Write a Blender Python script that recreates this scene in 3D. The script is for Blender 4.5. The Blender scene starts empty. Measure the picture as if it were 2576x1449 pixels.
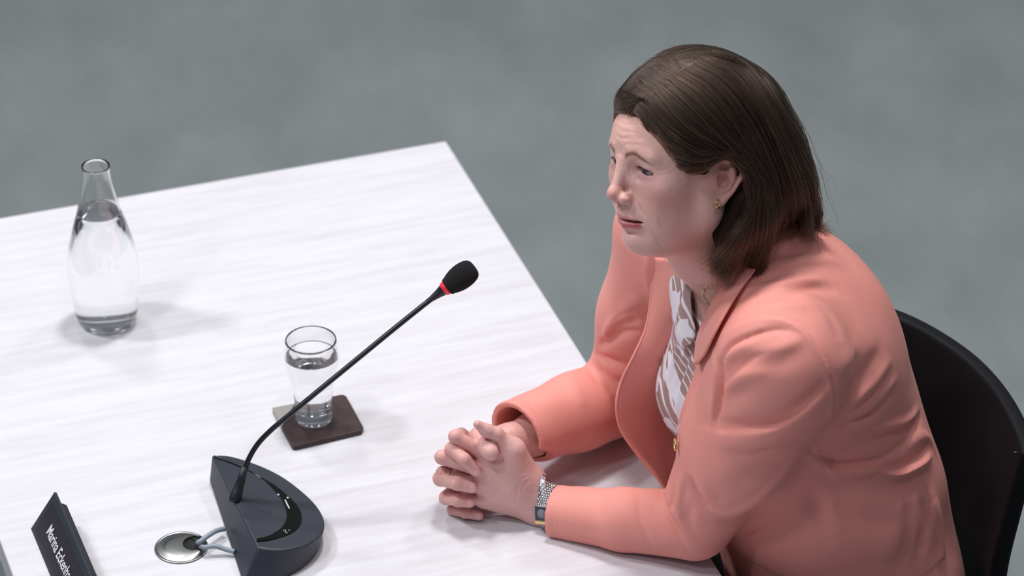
import bpy, bmesh, math, random
import numpy as np
from mathutils import Vector, Matrix
random.seed(7); np.random.seed(7)
SC = bpy.context.scene
COL = SC.collection
W, H = 2576, 1449
# ------------------------------------------------------------------ camera
F = 9500.0                       # focal length in pixels of the 2576 wide frame
PITCH, ROLL = math.radians(32.5), math.radians(-0.4)
TZ = 0.75                        # table top height
CAM = np.array([0.0, 0.0, TZ + 2.8])
_fw = np.array([0, math.cos(PITCH), -math.sin(PITCH)])
_up0 = np.array([0, math.sin(PITCH), math.cos(PITCH)]); _rt0 = np.array([1.0, 0, 0])
RT = math.cos(ROLL)*_rt0 + math.sin(ROLL)*_up0
UP = -math.sin(ROLL)*_rt0 + math.cos(ROLL)*_up0
FW = _fw; BK = -FW
cam_d = bpy.data.cameras.new('camera'); cam_o = bpy.data.objects.new('camera', cam_d); COL.objects.link(cam_o)
cam_d.sensor_width = 36; cam_d.lens = F/W*36; cam_d.clip_start = .1; cam_d.clip_end = 60
cam_d.dof.use_dof = True; cam_d.dof.focus_distance = 4.56; cam_d.dof.aperture_fstop = 5.0
M = Matrix(((RT[0], UP[0], BK[0], CAM[0]), (RT[1], UP[1], BK[1], CAM[1]), (RT[2], UP[2], BK[2], CAM[2]), (0, 0, 0, 1)))
cam_o.matrix_world = M
SC.camera = cam_o
# ------------------------------------------------------------------ world, lights, exposure
SC.view_settings.view_transform = 'Standard'; SC.view_settings.look = 'None'
SC.view_settings.gamma = 1; SC.view_settings.exposure = -0.30; SC.view_settings.use_curve_mapping = False
wd = bpy.data.worlds.new('hall'); SC.world = wd; wd.use_nodes = True
wd.node_tree.nodes['Background'].inputs[0].default_value = (.80, .88, 1.0, 1)
wd.node_tree.nodes['Background'].inputs[1].default_value = .17
def area(name, loc, target, size, power, col=(1, 1, 1), sy=None):
    l = bpy.data.lights.new(name, 'AREA'); l.energy = power; l.color = col
    l.shape = 'RECTANGLE'; l.size = size; l.size_y = sy or size
    o = bpy.data.objects.new(name, l); COL.objects.link(o); o.location = loc
    o.rotation_euler = (Vector(target)-Vector(loc)).to_track_quat('-Z', 'Y').to_euler()
    return o
for x_, y_, p_, sz_, c_ in ((.1, 4.9, 120, .5, (1, .985, .97)), (-1.5, 6.4, 48, .45, (1, .985, .97)), (-3.0, 4.4, 105, .5, (.97, .98, 1)), (-1.9, 3.0, 40, .45, (1, 1, 1)),
                          (1.6, 6.2, 40, .45, (1, 1, 1)), (-2.6, 1.4, 34, .45, (.95, .97, 1)), (.4, 2.4, 16, .45, (.93, .96, 1)), (2.6, 3.6, 12, .45, (1, 1, 1))):
    area('ceiling_lamp', (x_, y_, 4.9), (0.1, 4.0, .8), sz_, p_, c_)
cy = SC.cycles
cy.use_denoising = True; cy.max_bounces = 32; cy.transmission_bounces = 28; cy.diffuse_bounces = 4; cy.glossy_bounces = 6
cy.transparent_max_bounces = 12; cy.caustics_refractive = True; cy.caustics_reflective = False
cy.sample_clamp_indirect = 12; cy.blur_glossy = .3

def V(u, v, d):                  # a point seen at photo pixel (u, v) at depth d metres along the view
    return CAM + d*(FW + (u-W/2)/F*RT - (v-H/2)/F*UP)
def T(u, v, z=TZ):               # the point of the horizontal plane z behind pixel (u, v)
    d = FW + (u-W/2)/F*RT - (v-H/2)/F*UP
    return CAM + d*((z-CAM[2])/d[2])
def PY(u, v, Y):                 # the point of the vertical plane y = Y behind pixel (u, v)
    d = FW + (u-W/2)/F*RT - (v-H/2)/F*UP
    return CAM + d*((Y-CAM[1])/d[1])
def px(p):
    p = np.asarray(p)-CAM; z = p @ FW
    return W/2+F*(p@RT)/z, H/2-F*(p@UP)/z, z

# ------------------------------------------------------------------ object helpers
def tag(o, label=None, cat=None, group=None, kind=None):
    if label: o['label'] = label
    if cat: o['category'] = cat
    if group: o['group'] = group
    if kind: o['kind'] = kind
    return o
def empty(name, loc):
    o = bpy.data.objects.new(name, None); COL.objects.link(o); o.location = loc; o.empty_display_size = .05
    bpy.context.view_layer.update()
    return o
def link(name, me, mat, parent=None, smooth=True):
    o = bpy.data.objects.new(name, me); COL.objects.link(o)
    if mat: me.materials.append(mat)
    if smooth: me.polygons.foreach_set('use_smooth', [True]*len(me.polygons))
    if parent is not None:
        o.parent = parent; o.matrix_parent_inverse = parent.matrix_world.inverted()
    return o
def mesh_np(name, verts, faces, mat, parent=None, smooth=True):
    me = bpy.data.meshes.new(name)
    me.from_pydata([tuple(map(float, v)) for v in verts], [], [tuple(map(int, f)) for f in faces]); me.update()
    return link(name, me, mat, parent, smooth)
def quads_np(name, verts, quads, mat, parent=None):
    me = bpy.data.meshes.new(name); n = len(quads)
    me.vertices.add(len(verts)); me.vertices.foreach_set('co', np.asarray(verts, np.float32).ravel())
    me.loops.add(4*n); me.loops.foreach_set('vertex_index', np.asarray(quads, np.int32).ravel())
    me.polygons.add(n); me.polygons.foreach_set('loop_start', np.arange(0, 4*n, 4, dtype=np.int32))
    me.polygons.foreach_set('loop_total', np.full(n, 4, np.int32))
    me.update(calc_edges=True); me.validate()
    return link(name, me, mat, parent)
def bevel(o, w, seg=2, ang=35):
    m = o.modifiers.new('bevel', 'BEVEL'); m.width = w; m.segments = seg; m.limit_method = 'ANGLE'; m.angle_limit = math.radians(ang)
    m.harden_normals = False
    return o
def solid(o, t, off=-1):
    m = o.modifiers.new('solid', 'SOLIDIFY'); m.thickness = t; m.offset = off; return o
def subsurf(o, n=2):
    m = o.modifiers.new('sub', 'SUBSURF'); m.levels = n; m.render_levels = n; return o
def cr(points, n):               # Catmull-Rom through points, n samples per span
    P = [np.asarray(p, float) for p in points]; P = [2*P[0]-P[1]] + P + [2*P[-1]-P[-2]]; out = []
    for i in range(1, len(P)-2):
        for k in range(n):
            t = k/n; a, b, c, d = P[i-1], P[i], P[i+1], P[i+2]
            out.append(.5*((2*b)+(c-a)*t+(2*a-5*b+4*c-d)*t*t+(3*b-a-3*c+d)*t**3))
    out.append(P[-2]); return np.array(out)
def tube(name, pts, rad, mat, parent=None, n=16, caps=True, closed=False):
    pts = np.asarray(pts, float); m = len(pts); rad = np.broadcast_to(np.asarray(rad, float), (m,))
    if closed: tan = np.roll(pts, -1, 0)-np.roll(pts, 1, 0)
    else: tan = np.gradient(pts, axis=0)
    tan /= np.linalg.norm(tan, axis=1)[:, None]
    a = np.array([0, 0, 1.0]) if abs(tan[0][2]) < .9 else np.array([1.0, 0, 0])
    vs = []; nrm = np.cross(tan[0], a); nrm /= np.linalg.norm(nrm)
    for i in range(m):
        nrm = nrm-tan[i]*(nrm@tan[i]); nrm /= np.linalg.norm(nrm); b = np.cross(tan[i], nrm)
        for k in range(n):
            q = 2*math.pi*k/n; vs.append(pts[i]+rad[i]*(math.cos(q)*nrm+math.sin(q)*b))
    fs = []
    for i in range(m if closed else m-1):
        for k in range(n):
            j = (i+1) % m; fs.append((i*n+k, i*n+(k+1) % n, j*n+(k+1) % n, j*n+k))
    if caps and not closed:
        fs.append(tuple(range(n))[::-1]); fs.append(tuple((m-1)*n+k for k in range(n)))
    return mesh_np(name, vs, fs, mat, parent)
def lathe(name, prof, c, mat, parent=None, n=64, axis=(0, 0, 1), cap0=False, cap1=False):
    ax = Vector(axis).normalized(); rot = np.array(ax.to_track_quat('Z', 'Y').to_matrix()); c = np.asarray(c, float)
    vs = []; fs = []; m = len(prof)
    for r, z in prof:
        for k in range(n):
            q = 2*math.pi*k/n; vs.append(c + rot @ np.array([r*math.cos(q), r*math.sin(q), z]))
    for i in range(m-1):
        for k in range(n): fs.append((i*n+k, i*n+(k+1) % n, (i+1)*n+(k+1) % n, (i+1)*n+k))
    if cap0: fs.append(tuple(range(n))[::-1])
    if cap1: fs.append(tuple((m-1)*n+k for k in range(n)))
    return mesh_np(name, vs, fs, mat, parent)
def prism(name, bot, top, mat, parent=None, smooth=False):
    n = len(bot); vs = list(bot)+list(top)
    fs = [tuple(range(n))[::-1], tuple(range(n, 2*n))]+[(i, (i+1) % n, n+(i+1) % n, n+i) for i in range(n)]
    o = mesh_np(name, vs, fs, mat, parent, smooth)
    bm = bmesh.new(); bm.from_mesh(o.data); bmesh.ops.recalc_face_normals(bm, faces=bm.faces); bm.to_mesh(o.data); bm.free()
    return o

# ------------------------------------------------------------------ materials
def mat(name, col, rough=.5, metal=0, **kw):
    m = bpy.data.materials.new(name); m.use_nodes = True; b = m.node_tree.nodes['Principled BSDF']
    b.inputs['Base Color'].default_value = (*col, 1); b.inputs['Roughness'].default_value = rough; b.inputs['Metallic'].default_value = metal
    for k, v in kw.items(): b.inputs[k.replace('_', ' ')].default_value = v
    return m
def s2l(r, g, b):
    f = lambda c: (c/255/12.92 if c/255 <= .04045 else ((c/255+.055)/1.055)**2.4)
    return (f(r), f(g), f(b))
def N(m, t): return m.node_tree.nodes.new(t)
def L(m, a, b): m.node_tree.links.new(a, b)
def noise_mix(m, c1, c2, scale, vec=(1, 1, 1), detail=4, lo=.35, hi=.65, rot=0, rough=.5):
    b = m.node_tree.nodes['Principled BSDF']
    tc = N(m, 'ShaderNodeTexCoord'); mp = N(m, 'ShaderNodeMapping'); mp.inputs['Scale'].default_value = vec; mp.inputs['Rotation'].default_value = (0, 0, rot)
    nz = N(m, 'ShaderNodeTexNoise'); nz.inputs['Scale'].default_value = scale; nz.inputs['Detail'].default_value = detail; nz.inputs['Roughness'].default_value = rough
    r = N(m, 'ShaderNodeValToRGB'); r.color_ramp.elements[0].position = lo; r.color_ramp.elements[1].position = hi
    r.color_ramp.elements[0].color = (*c1, 1); r.color_ramp.elements[1].color = (*c2, 1)
    L(m, tc.outputs['Object'], mp.inputs[0]); L(m, mp.outputs[0], nz.inputs[0]); L(m, nz.outputs[0], r.inputs[0]); L(m, r.outputs[0], b.inputs['Base Color'])
    return tc, mp, nz, r
def bump(m, scale, strength, dist=.001, vec=(1, 1, 1), kind='noise', detail=3):
    b = m.node_tree.nodes['Principled BSDF']
    tc = N(m, 'ShaderNodeTexCoord'); mp = N(m, 'ShaderNodeMapping'); mp.inputs['Scale'].default_value = vec
    nz = N(m, 'ShaderNodeTexNoise' if kind == 'noise' else 'ShaderNodeTexVoronoi'); nz.inputs['Scale'].default_value = scale
    if kind == 'noise': nz.inputs['Detail'].default_value = detail
    bp = N(m, 'ShaderNodeBump'); bp.inputs['Strength'].default_value = strength; bp.inputs['Distance'].default_value = dist
    L(m, tc.outputs['Object'], mp.inputs[0]); L(m, mp.outputs[0], nz.inputs[0]); L(m, nz.outputs[0], bp.inputs['Height']); L(m, bp.outputs[0], b.inputs['Normal'])
M_floor = mat('carpet', (.2, .2, .2), .95)
noise_mix(M_floor, s2l(117, 124, 125), s2l(133, 139, 141), 3.2, (1.6, .8, 1), 7, .3, .7, .4, .6)
bump(M_floor, 500, .4, .003)
YAW = math.atan2(*(T(1120, 355)-T(0, 548))[[1, 0]])
M_table = mat('pale_wood', (.8, .8, .8), .42, Specular_IOR_Level=.35)
noise_mix(M_table, s2l(202, 198, 203), s2l(214, 213, 220), 5, (1.1, 13, 1), 9, .30, .62, 0, .68)
M_tside = mat('table_side_grey', s2l(150, 156, 168), .6)
M_black = mat('black_plastic', s2l(30, 33, 40), .42); bump(M_black, 2500, .15, .0003)
M_base = mat('charcoal_plastic', s2l(40, 45, 56), .5); bump(M_base, 2500, .2, .0003)
M_gloss = mat('gloss_black', (.006, .006, .005), .09)
M_foam = mat('foam', (.008, .008, .010), 1); bump(M_foam, 1600, .9, .0012, kind='v')
M_red = mat('red_ring', s2l(220, 45, 70), .25, Emission_Color=(1, .02, .05, 1), Emission_Strength=.25)
M_white = mat('white_print', (.8, .82, .86), .6)
M_glass = mat('clear_glass', (1, 1, 1), .0, IOR=1.48, Transmission_Weight=1.0)
M_water = mat('water', (.985, .995, 1), .0, IOR=1.333, Transmission_Weight=1.0)
M_steel = mat('brushed_steel', (.30, .31, .31), .32, 1)
M_hole = mat('dark_hole', (.01, .01, .01), .8)
M_cable = mat('grey_cable', s2l(140, 150, 163), .45)
M_leather = mat('brown_leather', (.05, .03, .03), .55)
noise_mix(M_leather, s2l(48, 32, 34), s2l(66, 46, 47), 60, (1, 1, 1), 4); bump(M_leather, 700, .35, .0006, kind='v')
M_coastg = mat('coaster_grey', s2l(150, 145, 140), .4)
M_chair = mat('black_upholstery', (.004, .004, .006), .6, Specular_IOR_Level=.2)
M_trous = mat('black_trousers', (.01, .01, .012), .9)
M_gold = mat('gold', (.83, .58, .24), .22, 1)
M_silver = mat('silver', (.75, .75, .76), .2, 1)
def attr_mat(name, rough, **kw):
    m = mat(name, (1, 1, 1), rough, **kw); a = N(m, 'ShaderNodeAttribute'); a.attribute_name = 'tone'
    L(m, a.outputs['Color'], m.node_tree.nodes['Principled BSDF'].inputs['Base Color']); return m
M_skin = attr_mat('skin', .47, Subsurface_Weight=.15, Subsurface_Scale=.006, Specular_IOR_Level=.42)
M_skin.node_tree.nodes['Principled BSDF'].inputs['Subsurface Radius'].default_value = (1, .35, .2)
def skin_bump(m):
    b = m.node_tree.nodes['Principled BSDF']; tc = N(m, 'ShaderNodeTexCoord')
    n1 = N(m, 'ShaderNodeTexNoise'); n1.inputs['Scale'].default_value = 260; n1.inputs['Detail'].default_value = 4
    bp = N(m, 'ShaderNodeBump'); bp.inputs['Strength'].default_value = .5; bp.inputs['Distance'].default_value = .0009
    L(m, tc.outputs['Object'], n1.inputs[0]); L(m, n1.outputs[0], bp.inputs['Height']); L(m, bp.outputs[0], b.inputs['Normal'])
skin_bump(M_skin)
M_coral = mat('coral_cloth', s2l(231, 150, 140), .6, Sheen_Weight=.06, Sheen_Roughness=.4, Specular_IOR_Level=.3)
bump(M_coral, 900, .22, .0006, (1, 1, 2.5))
M_coral_in = mat('coral_lining', s2l(150, 48, 46), .6)
M_blouse = mat('printed_blouse', (.7, .6, .6), .75)

# ------------------------------------------------------------------ implicit surfaces on a grid
def smin(a, b, k):
    if k <= 0: return np.minimum(a, b)
    h = np.maximum(k-np.abs(a-b), 0)/k
    return np.minimum(a, b)-h*h*k*.25
class Vol:
    def __init__(s, lo, hi, h):
        s.lo = np.asarray(lo, float); s.h = h; s.n = np.ceil((np.asarray(hi)-s.lo)/h).astype(int)+1
        s.v = np.full(tuple(s.n), 1.0, np.float32)
        s.sym = None
    def box(s, lo, hi):
        a = np.clip(np.floor((lo-s.lo)/s.h).astype(int), 0, s.n); b = np.clip(np.ceil((hi-s.lo)/s.h).astype(int)+1, 0, s.n)
        if np.any(b <= a): return None
        sl = tuple(slice(int(x), int(y)) for x, y in zip(a, b))
        g = np.meshgrid(*[(s.lo[i]+np.arange(a[i], b[i])*s.h).astype(np.float32) for i in range(3)], indexing='ij')
        return sl, g
    def comb(s, lo, hi, fn, k, mode='add'):
        m = k+4*s.h; r = s.box(np.asarray(lo)-m, np.asarray(hi)+m)
        if r is None: return
        sl, g = r; d = fn(*g); o = s.v[sl]
        if mode == 'add': s.v[sl] = smin(o, d, k)
        elif mode == 'sub': s.v[sl] = -smin(-o, d, k)
        elif mode == 'and': s.v[sl] = -smin(-o, -d, k)
        elif mode == 'disp': s.v[sl] = o-d
    # primitives ---------------------------------------------------
    def ell(s, c, r, k=0, R=None, mode='add'):
        c = np.asarray(c, float); r = np.asarray(r, float); rm = r.max()
        def fn(x, y, z):
            p = [x-c[0], y-c[1], z-c[2]]
            if R is not None: p = [R[i][0]*p[0]+R[i][1]*p[1]+R[i][2]*p[2] for i in range(3)]
            k0 = np.sqrt((p[0]/r[0])**2+(p[1]/r[1])**2+(p[2]/r[2])**2)
            k1 = np.sqrt((p[0]/r[0]**2)**2+(p[1]/r[1]**2)**2+(p[2]/r[2]**2)**2)
            return k0*(k0-1)/np.maximum(k1, 1e-6)
        s.comb(c-rm, c+rm, fn, k, mode)
    def cone(s, a, b, ra, rb, k=0, mode='add', flat=None):
        a = np.asarray(a, float); b = np.asarray(b, float); r = max(ra, rb)
        ab = b-a; l2 = ab@ab+1e-12
        def fn(x, y, z):
            px_, py_, pz_ = x-a[0], y-a[1], z-a[2]
            t = np.clip((px_*ab[0]+py_*ab[1]+pz_*ab[2])/l2, 0, 1)
            dx, dy, dz = px_-t*ab[0], py_-t*ab[1], pz_-t*ab[2]
            if flat is not None:
                n, q = flat; dn = dx*n[0]+dy*n[1]+dz*n[2]; w = (q-1)
                dx, dy, dz = dx+w*dn*n[0], dy+w*dn*n[1], dz+w*dn*n[2]
            return np.sqrt(dx*dx+dy*dy+dz*dz)-(ra+(rb-ra)*t)
        s.comb(np.minimum(a, b)-r, np.maximum(a, b)+r, fn, k, mode)
    def chain(s, pts, rad, k=0, k0=None, mode='add', flat=None):
        for i in range(len(pts)-1): s.cone(pts[i], pts[i+1], rad[i], rad[i+1], (k0 if (i == 0 and k0 is not None) else k), mode, flat)
    def fold(s, pts, w, amp, taper=True, cusp=False):      # ridge (amp > 0) or groove (amp < 0) along a 3D line
        pts = np.asarray(pts, float)
        m = (4 if cusp else 2.6)*w; r = s.box(pts.min(0)-m, pts.max(0)+m)
        if r is None: return
        sl, (x, y, z) = r; best = np.full(x.shape, 1e9, np.float32); tt = np.zeros(x.shape, np.float32)
        n = len(pts)-1
        for i in range(n):
            a = pts[i]; ab = pts[i+1]-a; l2 = ab@ab+1e-12
            t = np.clip(((x-a[0])*ab[0]+(y-a[1])*ab[1]+(z-a[2])*ab[2])/l2, 0, 1)
            d = (x-a[0]-t*ab[0])**2+(y-a[1]-t*ab[1])**2+(z-a[2]-t*ab[2])**2
            c = d < best; best = np.where(c, d, best); tt = np.where(c, (i+t)/n, tt)
        g = amp*(np.exp(-np.sqrt(best)/(w*.8)) if cusp else np.exp(-best/(w*w)))
        if taper: g = g*np.sqrt(np.clip(np.sin(np.pi*np.clip(tt, .02, .98)), 0, 1))
        s.v[sl] -= g.astype(np.float32)
    def crease(s, pts, w, w2, amp, depth=.022, taper=True, nrm=None):   # sharp fold: w on the left of the drawn line, w2 on its right
        pts = np.asarray(pts, float); nr = s.grad(pts) if nrm is None else nrm; wm = max(w, w2)
        m = 3.2*wm+depth*.5; r = s.box(pts.min(0)-m, pts.max(0)+m)
        if r is None: return
        sl, (x, y, z) = r; best = np.full(x.shape, 1e9, np.float32); gg = np.zeros(x.shape, np.float32); n = len(pts)-1
        for i in range(n):
            a = pts[i]; ab = pts[i+1]-a; l2 = ab@ab+1e-12; nn = nr[i]+nr[i+1]; nn = nn-ab*(nn@ab)/l2; nn = nn/np.linalg.norm(nn); sd = np.cross(nn, ab/np.sqrt(l2))
            p0, p1, p2 = x-a[0], y-a[1], z-a[2]
            t = np.clip((p0*ab[0]+p1*ab[1]+p2*ab[2])/l2, 0, 1); p0, p1, p2 = p0-t*ab[0], p1-t*ab[1], p2-t*ab[2]
            h = p0*nn[0]+p1*nn[1]+p2*nn[2]; sx = p0*sd[0]+p1*sd[1]+p2*sd[2]
            lat = np.sqrt(np.maximum(p0*p0+p1*p1+p2*p2-h*h, 0)); key = lat+.15*np.abs(h)
            c = key < best; best = np.where(c, key, best); q = (i+t)/n
            v = np.exp(-lat/np.where(sx > 0, w, w2))*np.exp(-(h/depth)**4)
            if taper: v = v*np.clip(np.sin(np.pi*np.clip(q, .01, .99)), 0, 1)**.6
            gg = np.where(c, v, gg)
        s.v[sl] -= (amp*gg).astype(np.float32)
    def sample(s, P):
        P = np.asarray(P, float); q = (P-s.lo)/s.h; i = np.floor(q).astype(int); ok = np.all((i >= 0) & (i < s.n-1), axis=-1)
        i = np.clip(i, 0, s.n-2); f = q-i; out = 0
        for dx in (0, 1):
            for dy in (0, 1):
                for dz in (0, 1):
                    w = (f[..., 0] if dx else 1-f[..., 0])*(f[..., 1] if dy else 1-f[..., 1])*(f[..., 2] if dz else 1-f[..., 2])
                    out = out+w*s.v[i[..., 0]+dx, i[..., 1]+dy, i[..., 2]+dz]
        return np.where(ok, out, 1.0)
    def hit(s, uv, xf=None, back=False):       # first surface point behind each pixel; xf maps world -> volume
        out = []
        ds = np.arange(4.0, 5.4, s.h*.6)
        for u, v in uv:
            P = CAM+ds[:, None]*(FW+(u-W/2)/F*RT-(v-H/2)/F*UP); Q = P if xf is None else xf(P)
            d = s.sample(Q); k = np.where((d[:-1] > 0) & (d[1:] <= 0))[0]
            if len(k) == 0: out.append(None); continue
            k = k[0]; t = d[k]/(d[k]-d[k+1]); out.append(P[k]+(P[k+1]-P[k])*t)
        return out
    def grad(s, P):
        e = s.h; g = np.stack([s.sample(P+np.eye(3)[i]*e)-s.sample(P-np.eye(3)[i]*e) for i in range(3)], -1)
        return g/np.maximum(np.linalg.norm(g, axis=-1, keepdims=True), 1e-9)
    def mesh(s, relax=1):
        v = s.v; ins = v < 0; nx, ny, nz = s.n-1
        cnt = np.zeros((nx, ny, nz), np.int8); offs = [(a, b, c) for a in (0, 1) for b in (0, 1) for c in (0, 1)]
        for a, b, c in offs: cnt += ins[a:a+nx, b:b+ny, c:c+nz]
        act = (cnt > 0) & (cnt < 8); idx = np.full(act.shape, -1, np.int64); I = np.argwhere(act); idx[act] = np.arange(len(I))
        cv = np.stack([v[I[:, 0]+a, I[:, 1]+b, I[:, 2]+c] for a, b, c in offs], 1).astype(np.float64)
        acc = np.zeros((len(I), 3)); w = np.zeros(len(I)); O = np.array(offs, float)
        for p in range(8):
            for q in range(p+1, 8):
                if abs(O[p]-O[q]).sum() != 1: continue
                m = (cv[:, p] < 0) != (cv[:, q] < 0); t = np.where(m, cv[:, p]/np.where(m, cv[:, p]-cv[:, q], 1), 0)
                acc += np.where(m[:, None], O[p]+(O[q]-O[p])*t[:, None], 0); w += m
        P = s.lo+(I+acc/w[:, None])*s.h
        qs = []
        for ax in range(3):
            o = [1, 1, 1]; o[ax] = 0; b_, c_ = [i for i in range(3) if i != ax]
            sl0 = [slice(1, -1)]*3; sl0[ax] = slice(0, -1); sl1 = [slice(1, -1)]*3; sl1[ax] = slice(1, None)
            A = ins[tuple(sl0)]; B = ins[tuple(sl1)]; E = np.argwhere(A != B); base = E+np.array(o)
            e1 = np.eye(3, dtype=int)[b_]; e2 = np.eye(3, dtype=int)[c_]
            g = lambda k: idx[tuple(k.T)]
            q = np.stack([g(base), g(base-e1), g(base-e1-e2), g(base-e2)], 1)
            fl = A[tuple(E.T)]
            if ax == 1: fl = ~fl
            q = np.where(fl[:, None], q, q[:, ::-1]); q = q[(q >= 0).all(1)]; qs.append(q)
        Q = np.concatenate(qs)
        for _ in range(relax):
            S = np.zeros_like(P); C = np.zeros(len(P))
            for a in range(4):
                for b in (1, 3):
                    np.add.at(S, Q[:, a], P[Q[:, (a+b) % 4]]); np.add.at(C, Q[:, a], 1)
            P = .5*P+.5*S/np.maximum(C, 1)[:, None]
        return P, Q
def set_tone(o, cols, name='tone'):
    a = o.data.attributes.new(name, 'FLOAT_COLOR', 'POINT')
    a.data.foreach_set('color', np.concatenate([cols, np.ones((len(cols), 1))], 1).astype(np.float32).ravel())

#@@STRUCT
# ------------------------------------------------------------------ setting: floor and table
def P3(x, y, z): return np.array([x, y, z], float)
o = mesh_np('floor', [P3(-5, -1, 0), P3(6, -1, 0), P3(6, 11, 0), P3(-5, 11, 0)], [(0, 1, 2, 3)], M_floor, smooth=False); tag(o, kind='structure')

o = mesh_np('wall_far', [P3(-5, 11, 0), P3(6, 11, 0), P3(6, 11, 5.4), P3(-5, 11, 5.4)], [(0, 1, 2, 3)], mat('wall_paint', s2l(186, 190, 194), .9), smooth=False); tag(o, kind='structure')
tb = empty('conference_table', tuple(T(1120, 355)-P3(0, 0, TZ)))
tag(tb, 'large rectangular table with pale whitewashed wood top', 'table')
cF = T(1122, 354); eL = (T(0, 548)-cF); eL /= np.linalg.norm(eL)
eN = T(1806, 1449)-cF; eN -= eL*(eL@eN); eN /= np.linalg.norm(eN)
wL = abs((T(0, 1361.6)-cF)@eL); wN = 1.95
def tq(a, b, z): return cF+eL*a+eN*b+P3(0, 0, z)
bot = [tq(0, 0, -.04), tq(wL, 0, -.04), tq(wL, wN, -.04), tq(0, wN, -.04)]; top = [q+P3(0, 0, .04) for q in bot]
o = prism('tabletop', bot, top, M_table, tb); bevel(o, .0025)
o.data.transform(Matrix.Identity(4))
for a0, a1 in ((.03, .06), (wL-.03, wL-.002)):
    b0 = [tq(a0, .0+.02, -TZ), tq(a1, .02, -TZ), tq(a1, wN-.02, -TZ), tq(a0, wN-.02, -TZ)]
    prism('side_panel', b0, [q+P3(0, 0, TZ-.04) for q in b0], M_tside, tb)
bm_ang = math.atan2(eL[1], eL[0])
# orient the grain: object-space texture rotated with the table
for n_ in M_table.node_tree.nodes:
    if n_.type == 'MAPPING' : n_.vector_type = 'TEXTURE'; n_.inputs['Rotation'].default_value = (0, 0, bm_ang); n_.inputs['Scale'].default_value = (1/1.1, 1/13, 1)

# ------------------------------------------------------------------ carafe
def glass_prof(outer, t, base):
    inner = [(max(r-t, .0005), z) for r, z in outer if z > base]
    return outer, inner
def carafe():
    c = T(270, 808); e = empty('water_carafe', tuple(c))
    tag(e, 'tall clear glass carafe filled with water, standing on the pale table', 'carafe')
    k = .245
    raw = [(0.0365, 0.000), (.0395, .006), (.0428, .020), (.0465, .052), (.0480, .084), (.0452, .116), (.0375, .148), (.0285, .180), (.0222, .213), (.0192, .232), (.0188, .245)]
    out = [(float(a), float(b)) for a, b in cr([np.array(p) for p in raw], 6)]
    t = .0022
    inn = [(r-t, z) for r, z in out if z > .007]
    prof = [(.0001, .0015), (.031, .0015), (.0345, 0)]+out+[(.0188, .2462), (.0178, .2458)]+inn[::-1]+[(.031, .0075), (.0001, .0085)]
    lathe('glass_body', prof, c, M_glass, e, 72)
    wi = [(r+.0003, z) for r, z in inn if z < .175]
    pw = [(.0001, .0080), (.031, .0072)]+wi+[(wi[-1][0], .1765), (wi[-1][0]-.0015, .1757), (.0001, .1755)]
    lathe('water', pw, c, M_water, e, 72)
carafe()
# coaster + glass
cc = [T(681, 1029), T(868, 991), T(921, 1083), T(739, 1124)]; cc = [q+P3(0, 0, .0) for q in cc]
cen = sum(cc)/4
hh = .0075
def coaster():
    e = empty('coaster', tuple(cen)); tag(e, 'square dark brown leather coaster under the water glass', 'coaster')
    up = P3(0, 0, hh); T2 = [T(u, v, TZ+hh) for u, v in ((681, 1026), (868, 990), (918, 1080), (737, 1123))]
    # a dark main piece and a grey corner wedge at the far left corner
    a, b, c, d = T2; p = a+(b-a)*.33; q = a+(d-a)*.50
    main = [p, b+(p-b)*.06, b+(c-b)*.06, c+(b-c)*.07, c+(d-c)*.05, d+(c-d)*.03, d+(a-d)*.03, q]
    o = prism('leather_pad', [m-up for m in main], main, M_leather, e); bevel(o, .0012, 2)
    w = [a+(b-a)*.02, p-(b-a)*.005, q-(d-a)*.005]
    o = prism('metal_corner', [m-up for m in w], w, M_coastg, e); bevel(o, .0008, 2)
coaster()
def tumbler():
    c = T(790, 1052, TZ+hh+.0004); e = empty('water_glass', tuple(c))
    tag(e, 'small clear drinking glass of water on the brown coaster', 'drinking glass')
    raw = [(.0225, 0), (.0245, .0025), (.0248, .018), (.0250, .032), (.0275, .055), (.0325, .078), (.0352, .095), (.0350, .108), (.0330, .1225)]
    out = [(float(a), float(b)) for a, b in cr([np.array(p) for p in raw], 6)]
    t = .0016; inn = [(r-t, z) for r, z in out if z > .020]
    prof = [(.0001, .002), (.018, .0012), (.0215, 0)]+out+[(.0325, .1232), (.0315, .1228)]+inn[::-1]+[(.018, .0195), (.0001, .0205)]
    lathe('glass_body', prof, c, M_glass, e, 72)
    wi = [(r+.00025, z) for r, z in inn if z < .0985]
    pw = [(.0001, .0202), (.018, .0192)]+wi+[(wi[-1][0], .0990), (wi[-1][0]-.0012, .0984), (.0001, .0983)]
    lathe('water', pw, c, M_water, e, 72)
tumbler()

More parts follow.
